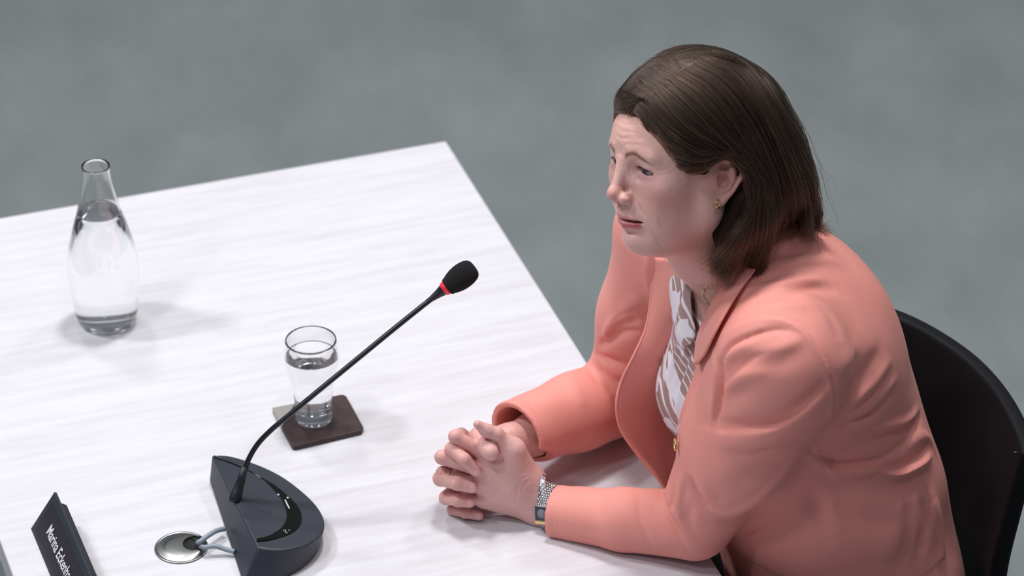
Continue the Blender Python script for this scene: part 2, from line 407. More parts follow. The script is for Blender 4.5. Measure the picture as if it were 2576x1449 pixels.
# ------------------------------------------------------------------ microphone
def microphone():
    e = empty('desk_microphone', tuple(T(640, 1330)))
    tag(e, 'black gooseneck conference microphone on a wedge shaped desk base', 'microphone')
    # top outline (pixel, height); back edge A -> B, then the round front
    A, B = (533, 1145, .040), (648, 1377, .043)
    front = [(A[0], A[1], A[2]), (575, 1146, .038), (640, 1165, .034), (705, 1195, .030), (760, 1235, .026), (797, 1272, .024), (815, 1305, .024), (815, 1332, .026), (798, 1355, .030), (760, 1374, .035), (705, 1383, .040), (B[0], B[1], B[2])]
    fr = cr([np.array(p) for p in front], 5); bk = [np.array(A)*(1-t)+np.array(B)*t for t in (.25, .5, .75)][::-1]
    top = [T(p[0], p[1], TZ+p[2]) for p in list(fr)+bk]
    cen_ = sum(top)/len(top); nb = len(fr); bots = []
    BA, BB = T(527, 1212), T(612, 1475)
    for i, p in enumerate(top):
        q = p.copy(); q[2] = TZ+.0015
        if i >= nb: 
            t = (nb+3-i)/4.0; q = BB*(1-(1-t))*1.0 if False else BA*(1-t)+BB*t; q[2] = TZ+.0015
        else:
            s_ = i/(nb-1); off = (BA-top[0])*(1-s_)**3+(BB-top[nb-1])*s_**3; off[2] = 0; q = q+off+(cen_-p)*.03*math.sin(math.pi*s_); q[2] = TZ+.0015
        bots.append(q)
    mid = [b*.35+t*.65 for b, t in zip(bots, top)]
    o = prism('base', bots, top, M_base, e, True); o.data.set_sharp_from_angle(angle=math.radians(38)); bevel(o, .0022, 3, 25)
    # fitted plane of the top surface for details
    A_ = np.c_[[t[:2] for t in top], np.ones(len(top))]; co = np.linalg.lstsq(A_, np.array([t[2] for t in top]), rcond=None)[0]
    def S(u, v, up=0):
        z = TZ+.03
        for _ in range(20):
            p = T(u, v, z); z = co[0]*p[0]+co[1]*p[1]+co[2]+up
        return T(u, v, z)
    sc = 4.153
    X = lambda a, b, up=0: S(480+a/sc, 1100+b/sc, up)
    oc = [(760, 430), (850, 480), (930, 540), (1030, 625), (1110, 710), (1155, 800), (1150, 890), (1095, 965), (1010, 1020), (900, 1055), (790, 1075), (690, 1080)]
    ic = [(762, 442), (830, 505), (890, 565), (945, 630), (985, 710), (1003, 790), (998, 860), (960, 930), (900, 980), (830, 1020), (760, 1042), (690, 1056)]
    oc = cr([np.array(p, float) for p in oc], 3); ic = cr([np.array(p, float) for p in ic], 3)
    vs = []; fs = []
    for a, b in zip(oc, ic): vs += [X(*a, .0012), X(*b, .0012), X(*a, -.006), X(*b, -.006)]
    for i in range(len(oc)-1):
        j = 4*i; fs += [(j, j+4, j+5, j+1), (j+2, j+3, j+7, j+6), (j, j+2, j+6, j+4), (j+1, j+5, j+7, j+3)]
    n_ = 4*(len(oc)-1); fs += [(0, 1, 3, 2), (n_, n_+2, n_+3, n_+1)]
    mesh_np('button_strip', vs, fs, M_gloss, e, False)
    # raised panel rim and speaker grille
    rim = cr([np.array(p, float) for p in [(240, 195), (380, 250), (540, 320), (650, 375), (760, 440)]], 5)
    tube('panel_rim', [X(a, b, .0006) for a, b in rim], .0011, M_gloss, e, 8)
    for k_ in range(7):
        for j in range(26 if k_ else 1):
            pass
    vs = []; fs = []
    gc = X(690, 750, .0004); ga = X(860, 770, .0004)-gc; gb = X(660, 880, .0004)-gc
    for i in range(-9, 10):
        for j in range(-9, 10):
            if i*i+j*j > 85: continue
            p = gc+ga*i/9.5+gb*j/9.5; b_ = len(vs)
            for k_ in range(6):
                q = k_*math.pi/3; vs.append(p+.00042*(math.cos(q)*P3(1, 0, co[0])+math.sin(q)*P3(0, 1, co[1])))
            fs.append(tuple(range(b_, b_+6)))
    mesh_np('speaker_grille', vs, fs, M_hole, e, False)
    for (a, b, r) in ((915, 600, .0012), (1012, 632, .0012)):
        lathe('indicator_light', [(.0001, .0008), (r, .0006), (r, -.001)], X(a, b, .0016), M_white, e, 12)
    # printed symbols on the strip
    def stroke(pts, w=.0004):
        P_ = [X(a, b, .0016) for a, b in pts]; tube('printed_symbol', P_, w, M_white, e, 6)
    stroke([(985, 655), (1030, 745)], .0009); stroke([(965, 975), (990, 965), (985, 990), (1010, 1000)], .0004); stroke([(1020, 968), (1036, 975)], .0004)
    # socket, gooseneck, windscreen
    b0 = X(478, 640, .001); 
    d0 = px(b0)[2]
    pts = [(590, 1254, d0), (601, 1222, d0-.002), (613, 1186, d0-.008), (628, 1150, d0-.014), (650, 1115, d0-.020), (684, 1080, d0-.026), (730, 1042, d0-.030), (800, 984, d0-.034), (900, 902, d0-.038), (1000, 820, d0-.042), (1085, 752, d0-.046)]
    P_ = cr([V(*p) for p in pts], 6)
    i1 = 11
    tube('socket', np.array([P_[0]-.004*(P_[1]-P_[0])/np.linalg.norm(P_[1]-P_[0]), P_[0], P_[4], P_[5], P_[9], P_[14]]), [.0078, .0082, .0074, .0066, .0058, .0046], M_black, e, 24)
    tube('gooseneck', P_[8:], .0034, mat('gooseneck_black', s2l(24, 26, 32), .3), e, 16)
    hd = V(1185, 678, d0-.052); tl = V(1085, 752, d0-.046); ax = hd-tl; ln = np.linalg.norm(ax); ax /= ln
    lathe('microphone_cone', [(.0034, -.006), (.0036, 0), (.0052, .010), (.0072, .0185), (.0078, .019), (.0001, .0192)], tl, M_black, e, 32, ax)
    lathe('light_ring', [(.0001, .0185), (.0080, .0188), (.0088, .0205), (.0094, .0235), (.0094, .0245), (.0001, .0246)], tl, M_red, e, 32, ax)
    fp = [(.0001, .0240), (.0098, .0242), (.0118, .028), (.0148, .037), (.0160, .046), (.0155, .055), (.0132, .0625), (.0085, .0665), (.0001, .0675)]
    fp = cr([np.array(p) for p in fp], 5)
    lathe('foam_windscreen', [(max(a, .0001), b) for a, b in fp], tl, M_foam, e, 40, ax)
microphone()

def grommet():
    c = T(456, 1379); e = empty('cable_grommet', tuple(c)); tag(e, 'round brushed steel cable grommet set in the table beside the microphone base', 'cable grommet')
    r = (T(524, 1379)-T(389, 1379))[0]/2
    lathe('rim', [(r*.98, .0), (r, .0008), (r*.985, .0018), (r*.93, .0020), (r*.91, .0014), (r*.88, .0012), (r*.60, .0040)], c, M_steel, e, 72)
    hc = c+P3(r*.50, .004, 0)
    vs = []; fs = []; n = 72                                   # dished cover with an off-centre hole
    for j in range(8):
        t = j/7
        for k in range(n):
            q = 2*math.pi*k/n; a = c+P3(math.cos(q), math.sin(q), 0)*r*.90; b = hc+P3(math.cos(q), math.sin(q), 0)*r*.45
            p = a*(1-t)+b*t; p[2] = TZ+.0018+.0030*math.sin(t*math.pi*.5); vs.append(p)
    for j in range(7):
        for k in range(n): fs.append((j*n+k, j*n+(k+1) % n, (j+1)*n+(k+1) % n, (j+1)*n+k))
    mesh_np('cover', vs, fs, M_steel, e)
    lathe('cable_hole', [(.0001, .0022), (r*.44, .0022), (r*.44, .0046)], P3(hc[0], hc[1], TZ), M_hole, e, 40)
    return hc
hc = grommet()
c1 = cr([hc+P3(.004, .004, .003), T(500, 1365, TZ+.012), T(520, 1350, TZ+.016), T(543, 1336, TZ+.014), T(565, 1330, TZ+.010)], 8)
c2 = cr([hc+P3(.006, -.004, .003), T(515, 1377, TZ+.012), T(540, 1374, TZ+.013), T(568, 1382, TZ+.009), T(590, 1388, TZ+.007)], 8)
for c_, t_ in ((c1, 'upper grey cable running from the table grommet into the microphone base'), (c2, 'lower grey cable looping from the grommet toward the microphone base corner')):
    o = tube('cable', c_, .0032, M_cable, None, 14); tag(o, t_, 'cable', 'cables between grommet and microphone base')

# ------------------------------------------------------------------ name plate
def nameplate():
    e = empty('name_plate', tuple(T(90, 1345))); tag(e, 'black name plate stand with white lettering near the table corner', 'name plate')
    p0 = T(77, 1330); p1 = T(118, 1430); dr = p1-p0; dr[2] = 0; dr /= np.linalg.norm(dr)    # along the plate, toward the camera
    ln = .30
    # top edge: far top corner at pixel (137,1237)
    best = None
    for z in np.linspace(.03, .12, 91):
        q = T(137, 1237, TZ+z); a = (q-p0)@dr
        if best is None or abs(a) < best[0]: best = (abs(a), z, q)
    z, q = best[1], best[2]; upv = q-p0; upv -= dr*(upv@dr); hgt = np.linalg.norm(upv); upn = upv/hgt
    nrm = np.cross(dr, upn); nrm /= np.linalg.norm(nrm)
    if nrm[0] > 0: nrm = -nrm      # front faces left
    def Q(a, b, c=0): return p0+dr*a+upn*b+nrm*c
    th = .004
    bt = [Q(0, 0, 0), Q(ln, 0, 0), Q(ln, hgt, 0), Q(0, hgt, 0)]
    o = prism('front_plate', [b-nrm*th for b in bt], bt, M_base, e); bevel(o, .0008)
    m = .011; ff = [Q(m*.9, m*.6, .0006), Q(ln-m, m*.6, .0006), Q(ln-m, hgt-m, .0006), Q(m*.9, hgt-m, .0006)]
    prism('label_insert', [b-nrm*.0008 for b in ff], ff, mat('dark_insert', s2l(38, 34, 42), .5), e)
    bs = [Q(.018, hgt*.95, -th), Q(ln, hgt*.95, -th), Q(ln, .0, -th)-P3(0, 0, 0), Q(.018, 0, -th)]
    bb = [x.copy() for x in bs]
    for i in (0, 1): bb[i] = bs[i]-nrm*.011
    for i in (2, 3):
        bb[i] = bs[i]+P3(.045, 0.012, 0)
        bb[i][2] = TZ+.001; bs[i][2] = max(bs[i][2], TZ+.001)
    prism('back_stand', bb, bs, M_black, e)
    cu = bpy.data.curves.new('lettering', 'FONT'); cu.body = 'Marina Eckenhau'; cu.size = .0184; cu.extrude = .0002; cu.offset = .0001
    tmp = bpy.data.objects.new('tmp_txt', cu); COL.objects.link(tmp); bpy.context.view_layer.update()
    me = bpy.data.meshes.new_from_object(tmp.evaluated_get(bpy.context.evaluated_depsgraph_get())); bpy.data.objects.remove(tmp)
    t0 = Q(.040, hgt*.37, .0011)
    mw = Matrix(((dr[0]*.92, upn[0]*1.12, nrm[0], t0[0]), (dr[1]*.92, upn[1]*1.12, nrm[1], t0[1]), (dr[2]*.92, upn[2]*1.12, nrm[2], t0[2]), (0, 0, 0, 1)))
    me.transform(mw); link('lettering', me, M_white, e, False)
nameplate()
#@@PERSON
# ------------------------------------------------------------------ the person: frames
def unit(a): a = np.asarray(a, float); return a/np.linalg.norm(a)
HL = unit(.52*RT-.23*UP+.82*BK); HU = -.07*RT+.95*UP+.31*BK; HU = unit(HU-HL*(HU@HL)); HF = np.cross(HL, HU)   # head: left, up, forward
HO = V(1722, 421, 4.485); HS = .97
def hw(p): p = np.atleast_2d(np.asarray(p, float))/1000*HS; return HO+p[:, :1]*HF+p[:, 1:2]*HL+p[:, 2:3]*HU       # head mm -> world
def hx(P): q = (np.asarray(P)-HO)/HS; return np.stack([q@HF, q@HL, q@HU], -1)                                     # world -> head metres
def w2(a): return hw([a])[0]
person_col = {}
# ------------------------------------------------------------------ head (in its own frame, metres: forward, left, up)
HSn = np.zeros(3)
def build_head():
    g = Vol((-.118, -.09, -.150), (.130, .09, .142), .00125); m = .001
    A = lambda *a: np.array(a, float)*m
    def both(f):
        for s_ in (1, -1): f(s_)
    g.ell(A(-8, 0, 46), A(93, 73, 80))
    g.ell(A(30, 0, 30), A(60, 64, 62), .02)
    g.ell(A(40, 0, -14), A(46, 55, 70), .022)
    def jaw(s):
        g.cone(A(8, 50*s, -42), A(62, 17*s, -75), .0155, .0165, .022)
        g.cone(A(4, 56*s, 5), A(6, 50*s, -45), .014, .015, .022)
        g.ell(A(57, 44*s, -4), A(19, 17, 15), .022)            # cheekbone
        g.ell(A(55, 38*s, -38), A(22, 16, 26), .024)           # cheek
    both(jaw)
    g.ell(A(75, 0, -74.5), A(15.5, 17.5, 13), .014)                # chin
    g.ell(A(40, 0, -83), A(34, 34, 14), .02)                   # under the chin
    g.ell(A(74, 0, -40), A(22, 26, 22), .016)                  # muzzle
    both(lambda s: g.cone(A(79.5, 13*s, 37), A(70, 40*s, 36), .0070, .0065, .012))     # brow
    both(lambda s: g.ell(A(92, 30*s, 19), A(14, 15.5, 10), .012, mode='sub'))      # eye socket
    # nose
    g.cone(A(86, 0, 28), A(101, 0, -6), .0068, .0072, .010)
    g.ell(A(104, 0, -11.5), A(9.2, 8.6, 8), .007)
    both(lambda s: g.ell(A(94.5, 11.5*s, -17), A(10, 7, 7), .006))
    g.ell(A(97, 0, -20), A(8, 5, 4), .006)
    both(lambda s: g.ell(A(99, 6.4*s, -23.5), A(6.5, 3.4, 5), .0015, mode='sub'))
    # lids: a shell around each eyeball with an almond opening
    def lid(s):
        c = A(67.5, 31.5*s, 20.5)
        g.ell(c, A(13.6, 14.5, 13.4), .0045)
    both(lid)
    def opening(s):
        t = math.radians(10)*-s
        R = [[1, 0, 0], [0, math.cos(t), math.sin(t)], [0, -math.sin(t), math.cos(t)]]
        g.ell(A(82, 33*s, 18.6), A(16, 14.6, 4.6), .0012, R=R, mode='sub')
    both(opening)
    both(lambda s: g.fold([A(82, 22*s, 27.5), A(82, 31*s, 28.5), A(77, 42*s, 24.5)], .0034, .0016))
    both(lambda s: g.fold([A(78, 18*s, 24), A(82, 26*s, 28.5), A(80, 35*s, 28.5), A(73, 45*s, 23)], .0016, -.0011))   # lid crease
    both(lambda s: g.fold([A(80, 20*s, 21), A(82.5, 27*s, 23), A(80, 37*s, 22.4), A(73, 44*s, 18)], .0012, .0008))    # lash rim
    both(lambda s: g.fold([A(80, 21*s, 12), A(80, 29*s, 10.5), A(76, 38*s, 12), A(71, 44*s, 16)], .0014, .0006))
    both(lambda s: g.fold([A(84, 20*s, 9), A(80, 28*s, 4), A(74, 38*s, 3)], .003, -.0012))      # bag under the eye
    both(lambda s: g.fold([A(80, 25*s, 8), A(77, 35*s, 7.5), A(72, 43*s, 10)], .0035, .0010))
    # lips, mouth
    g.chain([A(78, -29, -46.0), A(88, -16, -41.9), A(92.5, -4, -39.2), A(92.5, 4, -39.2), A(88, 16, -41.9), A(78, 29, -46.0)], np.array([1.2, 2.8, 3.8, 3.8, 2.8, 1.2])*m, .004)
    g.chain([A(77, -26, -48.4), A(85, -14, -53.4), A(88.5, 0, -54.9), A(85, 14, -53.4), A(77, 26, -48.4)], np.array([1.5, 4.0, 5.0, 4.0, 1.5])*m, .004)
    g.ell(A(82, 0, -46.4), A(18, 28.5, 2.7), .0018, mode='sub')
    g.fold([A(90, 0, -27.4), A(94, 0, -33.4)], .003, -.0012)
    g.fold([A(84, -16, -62.4), A(86, 0, -63.9), A(84, 16, -62.4)], .005, -.0022)
    def lines(s):
        g.fold([A(97, 15*s, -11), A(90, 18.5*s, -15), A(88, 18*s, -22)], .0022, -.0026)
        g.fold([A(92, 17*s, -14), A(88, 24*s, -24), A(81, 32*s, -36), A(74, 35*s, -46)], .0035, -.0022)
        g.fold([A(88, 24*s, -14), A(84, 32*s, -26), A(76, 38*s, -40)], .007, .0018)
        g.fold([A(66, 44*s, -34), A(63, 45*s, -44), A(58, 46*s, -54)], .0022, -.0012)
        g.fold([A(76, 34*s, -52), A(70, 37*s, -62), A(64, 37*s, -72)], .0045, .0020)
        g.fold([A(66, 42*s, -44), A(60, 45*s, -58), A(52, 46*s, -70)], .0018, -.0007)
        g.fold([A(72, 47*s, 19), A(66, 54*s, 15)], .0012, -.0006)
        g.fold([A(72, 47*s, 23), A(65, 55*s, 22)], .0012, -.0005)
        g.fold([A(90, 5*s, 44), A(91, 5.5*s, 36)], .0014, -.0010)
    both(lines)
    for z in (56, 64, 73): g.fold([A(83-(z-56)*.3, -30, z+1), A(90-(z-56)*.35, 0, z), A(83-(z-56)*.3, 30, z+2)], .0016, -.0005)
    # ears
    def ear(s):
        def E(f, o, u):        # ear frame: tilt back, flare out
            a = math.radians(12); f2 = f*math.cos(a)-u*math.sin(a); u2 = f*math.sin(a)+u*math.cos(a)
            return A(-8+f2*1.1, s*(71.5+o-f2*.46), -1+u2*1.06)
        t = math.radians(24)
        R = np.array([[math.cos(t), -s*math.sin(t), 0], [s*math.sin(t), math.cos(t), 0], [0, 0, 1]])
        g.ell(E(-1, 0, 2), A(16, 4.2, 28), .004, R=R)
        g.ell(E(6, -6, -2), A(10, 9, 20), .006)
        rim = [E(11, 1, 4), E(13, 2, 14), E(9, 3, 25), E(-2, 4.5, 30), E(-13, 4.5, 25), E(-18, 4, 12), E(-14, 3, -2), E(-9.5, 2, -15), E(-3, 1.5, -25)]
        rim = cr(rim, 3); g.chain(rim, [.0034]*len(rim), .0014)
        anti = cr([E(1, 3, 17), E(-7, 3.5, 12), E(-9, 3.5, 0), E(-6, 3, -10), E(1, 2.5, -14)], 3); g.chain(anti, [.0024]*len(anti), .0022)
        g.ell(E(-1, 1, -24), A(7.5, 3.8, 8.5), .004, R=R)
        g.ell(E(2, 4.5, -1), A(8, 8.0, 10.5), .0016, R=R, mode='sub')
        g.ell(E(3, 4.5, 16), A(6.5, 4.8, 6), .002, R=R, mode='sub')
        g.ell(E(9, 2, -3), A(3.2, 3, 5.5), .003)
        g.fold([E(-3, 4, 25), E(-12, 5, 17), E(-12, 5, 2), E(-8, 4, -12)], .0020, -.0022)
    both(ear)
    # neck, cut by its own length below the jaw
    nb = hx(V(1838, 700, 4.600)); nt = A(-22, 0, -28)
    g.cone(nt, nb, .054, .058, .022)
    g.cone(A(6, 0, -62), nb+HSn*.030, .044, .050, .030)
    th = hx(V(1790, 700, 4.55))
    g.fold([A(-6, 52, -58), (A(-6, 52, -58)+th)/2, th], .010, .003)
    def line(pts, w, w2, a, n=5):
        c = cr([np.array(p, float) for p in pts], n); h = [hx(q[None])[0] for q in g.hit(c, hx) if q is not None]
        if len(h) > 2:
            h = np.array(h); nr = g.grad(h)
            g.crease(h, w*m, w2*m, a*m, .006, nrm=nr); f_ = np.array([1, -1, 1]); g.crease((h*f_)[::-1], w*m, w2*m, a*m, .006, nrm=(nr*f_)[::-1])
    line([(1627, 556), (1640, 580), (1652, 602), (1661, 620)], 6, 1.5, -2.0); line([(1656, 545), (1665, 568), (1671, 592)], 4, 1.5, -.8)
    line([(1594, 498), (1608, 522), (1622, 545)], 6, 1.8, -1.0); line([(1579, 467), (1590, 480), (1593, 495), (1586, 506)], 3.0, 1.4, -1.4)
    line([(1646, 438), (1672, 438), (1700, 430)], 1.4, 3, -.6); line([(1645, 432), (1668, 428), (1690, 418)], 1.4, 3, -.4)
    line([(1594, 432), (1606, 448), (1622, 456), (1642, 452)], 1.4, 3.5, -.7); line([(1588, 408), (1606, 404), (1630, 414), (1648, 428)], 3, 1.3, -.9)
    line([(1558, 352), (1590, 344), (1625, 352)], 1.6, 1.6, -.5); line([(1556, 372), (1585, 362), (1615, 366)], 1.6, 1.6, -.4); line([(1562, 385), (1566, 372), (1568, 358)], 1.4, 1.4, -.5)
    line([(1600, 640), (1650, 652), (1700, 655), (1750, 640)], 5, 8, -1.2)
    P, Q = g.mesh(1)
    # tones
    f, l, u = (P/m).T; al = np.abs(l)
    base = np.array(s2l(227, 180, 171)); C = np.tile(base, (len(P), 1))
    def blend(col, w): 
        nonlocal C
        w = np.clip(w, 0, 1)[:, None]; C = C*(1-w)+np.array(col)*w
    gauss = lambda cf, cl, cu, rf, rl, ru: np.exp(-(((f-cf)/rf)**2+((al-cl)/rl)**2+((u-cu)/ru)**2))
    blend(s2l(205, 124, 110), .55*gauss(66, 46, -14, 24, 20, 20))
    blend(s2l(205, 120, 108), .5*gauss(106, 0, -12, 12, 14, 12))
    blend(s2l(196, 116, 104), .5*gauss(-6, 76, 0, 26, 14, 34))
    blend(s2l(226, 178, 164), .6*gauss(84, 20, 62, 30, 40, 24))
    blend(s2l(196, 132, 118), .55*gauss(10, 40, -92, 70, 60, 30))
    blend(s2l(176, 120, 126), .6*gauss(80, 31, 14, 16, 18, 8))
    lip = (np.exp(-(((u+40.2+al*.16)/2.2)**2))*(al < 28)*(f > 74)*(u > -46))+(np.exp(-(((u+53.9-al*.13)/4.2)**2))*(al < 26)*(f > 72)*(u < -47.4))
    blend(s2l(186, 76, 94), lip*np.where(u > -46.4, .6, .95)*np.clip((29-al)/5, 0, 1))
    mouth = (np.abs(u+46.2) < 4.5)*(al < 24)*(f < 90)*(f > 60)*np.clip((86-f-al*.3)/3, 0, 1)*(np.abs(u+46.2) < 3.6)
    blend(s2l(110, 50, 52), mouth*.9)
    by = 36.5+7*np.exp(-((al-25)/12)**2)-np.clip(al-30, 0, 30)*.30-2
    brow = np.exp(-(((u-by)/np.interp(al, [9, 20, 50], [3.9, 3.4, 2.2]))**2))*np.clip((al-9)/4, 0, 1)*np.clip((50-al)/12, 0, 1)*(f > 50)
    blend(s2l(122, 80, 64), brow*.95)
    lash = np.exp(-(((u-(22.6-(al-32)**2*.017-(al-32)*.12))/1.3)**2))*(al > 19)*(al < 46)*(f > 62)
    blend(s2l(90, 60, 56), lash*.85)
    scalp = np.clip((u-88+f*.15)/10, 0, 1); blend(s2l(196, 150, 140), scalp)
    mot = .5+.5*np.sin(P[:, 0]*420+2*np.sin(P[:, 2]*310))*np.sin(P[:, 1]*390+P[:, 2]*260)
    C *= (1+.05*(mot-.5))[:, None]
    Wd = HO+HS*(P[:, :1]*HF+P[:, 1:2]*HL+P[:, 2:3]*HU)
    return Wd, Q, C, g

hV, hQ, hC, gH = build_head()
# ------------------------------------------------------------------ clasped hands and forearms
Y0 = T(1300, 1312)[1]+.012
def HP(u, v, n): return PY(u, v, Y0-n/1000.0)            # pixel, mm toward the camera from the left palm's mid plane
ELB_L, ELB_R = V(1744, 1322, 4.660), V(1592, 985, 4.900)
def build_hands():
    allp = [HP(1080, 1180, 0), HP(1290, 1040, 0), HP(1480, 1290, 0), HP(1300, 1040, -60), HP(1200, 1320, 30), V(1450, 1050, 4.9)]
    lo = np.min(allp, 0)-.03; hi = np.max(allp, 0)+.03; lo[2] = TZ-.005
    def hand(joints, wrist, elbow, thumb, palm, kf, flat, meta_r, wr, side):
        g = Vol(lo, hi, .00115)
        # metacarpals and palm
        for i, fj in enumerate(joints):
            g.cone(wrist+(palm[i]), fj[0][0], meta_r[i]*1.05, meta_r[i]*.92, .012, flat=flat)
        for i in range(len(joints)-1):
            a = (joints[i][0][0]+joints[i+1][0][0])/2; g.cone(a*.75+wrist*.25, a*.35+wrist*.65, meta_r[1]*.92, meta_r[1]*.98, .012, flat=flat)
        g.chain([p for p, r in thumb], [r for p, r in thumb], .005, .012)
        g.cone(thumb[0][0], (joints[0][0][0]*.55+wrist*.45), .012, .011, .014)
        for fj in joints:
            f = Vol.__new__(Vol); f.lo = g.lo; f.h = g.h; f.n = g.n; f.v = np.full(tuple(g.n), 1.0, np.float32)
            f.chain([p for p, r in fj], [r for p, r in fj], .0035)
            g.v = smin(g.v, f.v, .0028)
        fw_ = unit(wrist-elbow)
        g.cone(wrist, wrist-fw_*.05, wr, wr*1.06, .016, flat=flat)
        g.cone(wrist-fw_*.04, elbow, wr*1.04, .034, .02)
        return g
    mm = .001
    nL = unit(np.array([0, -1, 0.25]))
    # left hand (nearer), fingers pass to the far side
    LW = HP(1366, 1276, 8)
    lj = [[(HP(1226, 1146, 2), .0100), (HP(1146, 1098, -4), .0086), (HP(1160, 1092, -34), .0076), (HP(1190, 1105, -48), .0066)],
          [(HP(1208, 1180, 5), .0102), (HP(1112, 1150, -2), .0090), (HP(1112, 1150, -36), .0078), (HP(1148, 1160, -52), .0070)],
          [(HP(1205, 1218, 5), .0098), (HP(1114, 1190, -5), .0084), (HP(1120, 1195, -38), .0075), (HP(1150, 1205, -52), .0068)],
          [(HP(1218, 1258, 3), .0090), (HP(1138, 1240, -8), .0074), (HP(1142, 1240, -36), .0066), (HP(1165, 1248, -48), .0060)]]
    lt = [(HP(1340, 1205, -6), .0150), (HP(1293, 1130, -6), .0116), (HP(1248, 1092, -2), .0086), (HP(1224, 1083, 0), .0080), (HP(1201, 1067, 2), .0054)]
    pl = [np.array([.004, 0, .012]), np.array([0, 0, .004]), np.array([0, 0, -.003]), np.array([0, 0, -.009])]
    gL = hand(lj, LW, ELB_L, lt, pl, .01, (nL, 1.25), [.0135, .0140, .0138, .0125], .0245, 1)
    g = gL
    g.cone(HP(1290, 1135, 0), HP(1300, 1240, 3), .0125, .0135, .016)
    def gv(pts, w, a, vol): 
        P_ = [q for q in vol.hit(pts) if q is not None]
        if len(P_) > 1: vol.fold(P_, w, a*1.5)
    def crv(pts): return cr([np.array(p, float) for p in pts], 4)
    X = lambda a, b: (1040+a/3.622, 980+b/3.622)
    for pts, w, a in (([(1000, 830), (960, 880), (940, 960), (925, 1030)], 1.6, -1.0), ([(1060, 830), (1010, 870), (985, 930)], 1.4, -.8),
                      ([(700, 780), (760, 830), (850, 900)], 3.0, -.8), ([(640, 720), (760, 760), (880, 790)], 3.2, .9), ([(620, 860), (740, 920), (860, 960)], 3.2, .9),
                      ([(620, 990), (740, 1020), (860, 1040)], 3.0, .7), ([(1040, 790), (940, 830), (850, 850)], 1.3, -.6), ([(1040, 750), (950, 770), (880, 780)], 1.3, -.5),
                      ([(640, 640), (740, 650), (860, 590)], 3.5, -1.2), ([(620, 560), (700, 640), (800, 650)], 2.0, -.8)):
        gv(crv([X(*p) for p in pts]), w*mm, a*mm, g)
    # right hand (farther), fingers wrap over the left hand
    RW = HP(1294, 1112, -52)
    rj = [[(HP(1170, 1122, -40), .0100), (HP(1138, 1130, -2), .0092), (HP(1168, 1156, 17), .0080), (HP(1197, 1184, 18), .0072)],
          [(HP(1160, 1170, -42), .0102), (HP(1108, 1204, -3), .0094), (HP(1150, 1216, 18), .0084), (HP(1187, 1227, 21), .0071)],
          [(HP(1165, 1212, -40), .0098), (HP(1122, 1252, -4), .0086), (HP(1152, 1259, 16), .0078), (HP(1182, 1264, 19), .0068)],
          [(HP(1178, 1248, -36), .0088), (HP(1140, 1282, -6), .0074), (HP(1170, 1290, 8), .0066), (HP(1205, 1298, 12), .0058)]]
    rt = [(HP(1262, 1112, -40), .0150), (HP(1205, 1100, -32), .0122), (HP(1214, 1116, -6), .0112), (HP(1230, 1134, 10), .0108), (HP(1234, 1139, 14), .0095)]
    pr = [np.array([-.004, 0, .008]), np.array([0, 0, .003]), np.array([0, 0, -.003]), np.array([0, 0, -.008])]
    gR = hand(rj, RW, ELB_R, rt, pr, .01, (unit(np.array([0.1, -1, 0])), 1.2), [.0130, .0135, .0132, .0120], .0245, -1)
    for pts, w, a in (([(640, 525), (700, 520), (750, 540)], 1.2, -.5), ([(620, 450), (700, 440), (760, 460)], 1.3, -.5)):
        gv(crv([X(*p) for p in pts]), w*mm, a*mm, gR)
    for q in ([(430, 640), (480, 600)], [(440, 660), (490, 620)], [(400, 830), (400, 880)], [(385, 825), (385, 880)], [(390, 960), (385, 1010)]):
        gv([X(*p) for p in q], 1.1*mm, -.45*mm, gR)
    # union without blending: the skin of the two hands meets in a crease
    g.v = np.minimum(gL.v, gR.v)
    z = (g.lo[2]+np.arange(g.n[2])*g.h-TZ-.0006)           # pressed flat on the table
    g.v = np.maximum(g.v, (-z)[None, None, :].astype(np.float32))
    nails = []
    for c, d, r in (((576, 762), (1, .55), 5.4), ((545, 905), (1, .22), 5.3), ((522, 1028), (1, .06), 4.7), ((592, 1152), (1, .35), 4.2)):
        p = g.hit([X(*c)])[0]; q = g.hit([X(c[0]-30*d[0], c[1]-30*d[1])])[0]
        if p is not None and q is not None: nails.append((p, unit(p-q), g.grad(p[None])[0], r*mm))
    for p, ax, n_, r in nails:
        s_ = np.cross(ax, n_); s_ /= np.linalg.norm(s_); ax2 = np.cross(n_, s_)
        ring = [p+ax2*math.cos(t)*r*1.02*(-1)+s_*math.sin(t)*r*.78+n_*.0002 for t in np.linspace(-1.9, 1.9, 16)]
        g.fold(ring, .0008, -.0006, False)
    P, Q = g.mesh(1)
    base = np.array(s2l(224, 177, 171)); C = np.tile(base, (len(P), 1))
    def blend(col, w):
        nonlocal C
        w = np.clip(w, 0, 1)[:, None]; C = C*(1-w)+np.array(col)*w
    for fj in lj+rj:
        for p, r in fj[1:3]: blend(s2l(205, 128, 120), .5*np.exp(-((P-p)**2).sum(1)/(.011**2)))
        blend(s2l(212, 138, 130), .45*np.exp(-((P-fj[3][0])**2).sum(1)/(.010**2)))
    blend(s2l(200, 120, 118), .5*np.exp(-((P-lj[0][0][0]*.5-lj[0][1][0]*.5)**2).sum(1)/(.018**2)))
    blend(s2l(200, 135, 120), .5*np.exp(-((P-RW)**2).sum(1)/(.05**2)))
    for p, ax, n_, r in nails:
        d = P-p; s_ = np.cross(ax, n_); k = ((d@ax)/(r*1.0))**2+((d@s_)/(r*.76))**2
        blend(s2l(230, 180, 186), np.clip((1.05-k)*4, 0, 1)*(np.abs(d@n_) < .004))
    mot = np.sin(P[:, 0]*700)*np.sin(P[:, 1]*610+P[:, 2]*300)*np.sin(P[:, 2]*650)
    C *= (1+.035*mot)[:, None]
    return P, Q, C, g, LW, RW, lj
aV, aQ, aC, gA, LW, RW, LJ = build_hands()
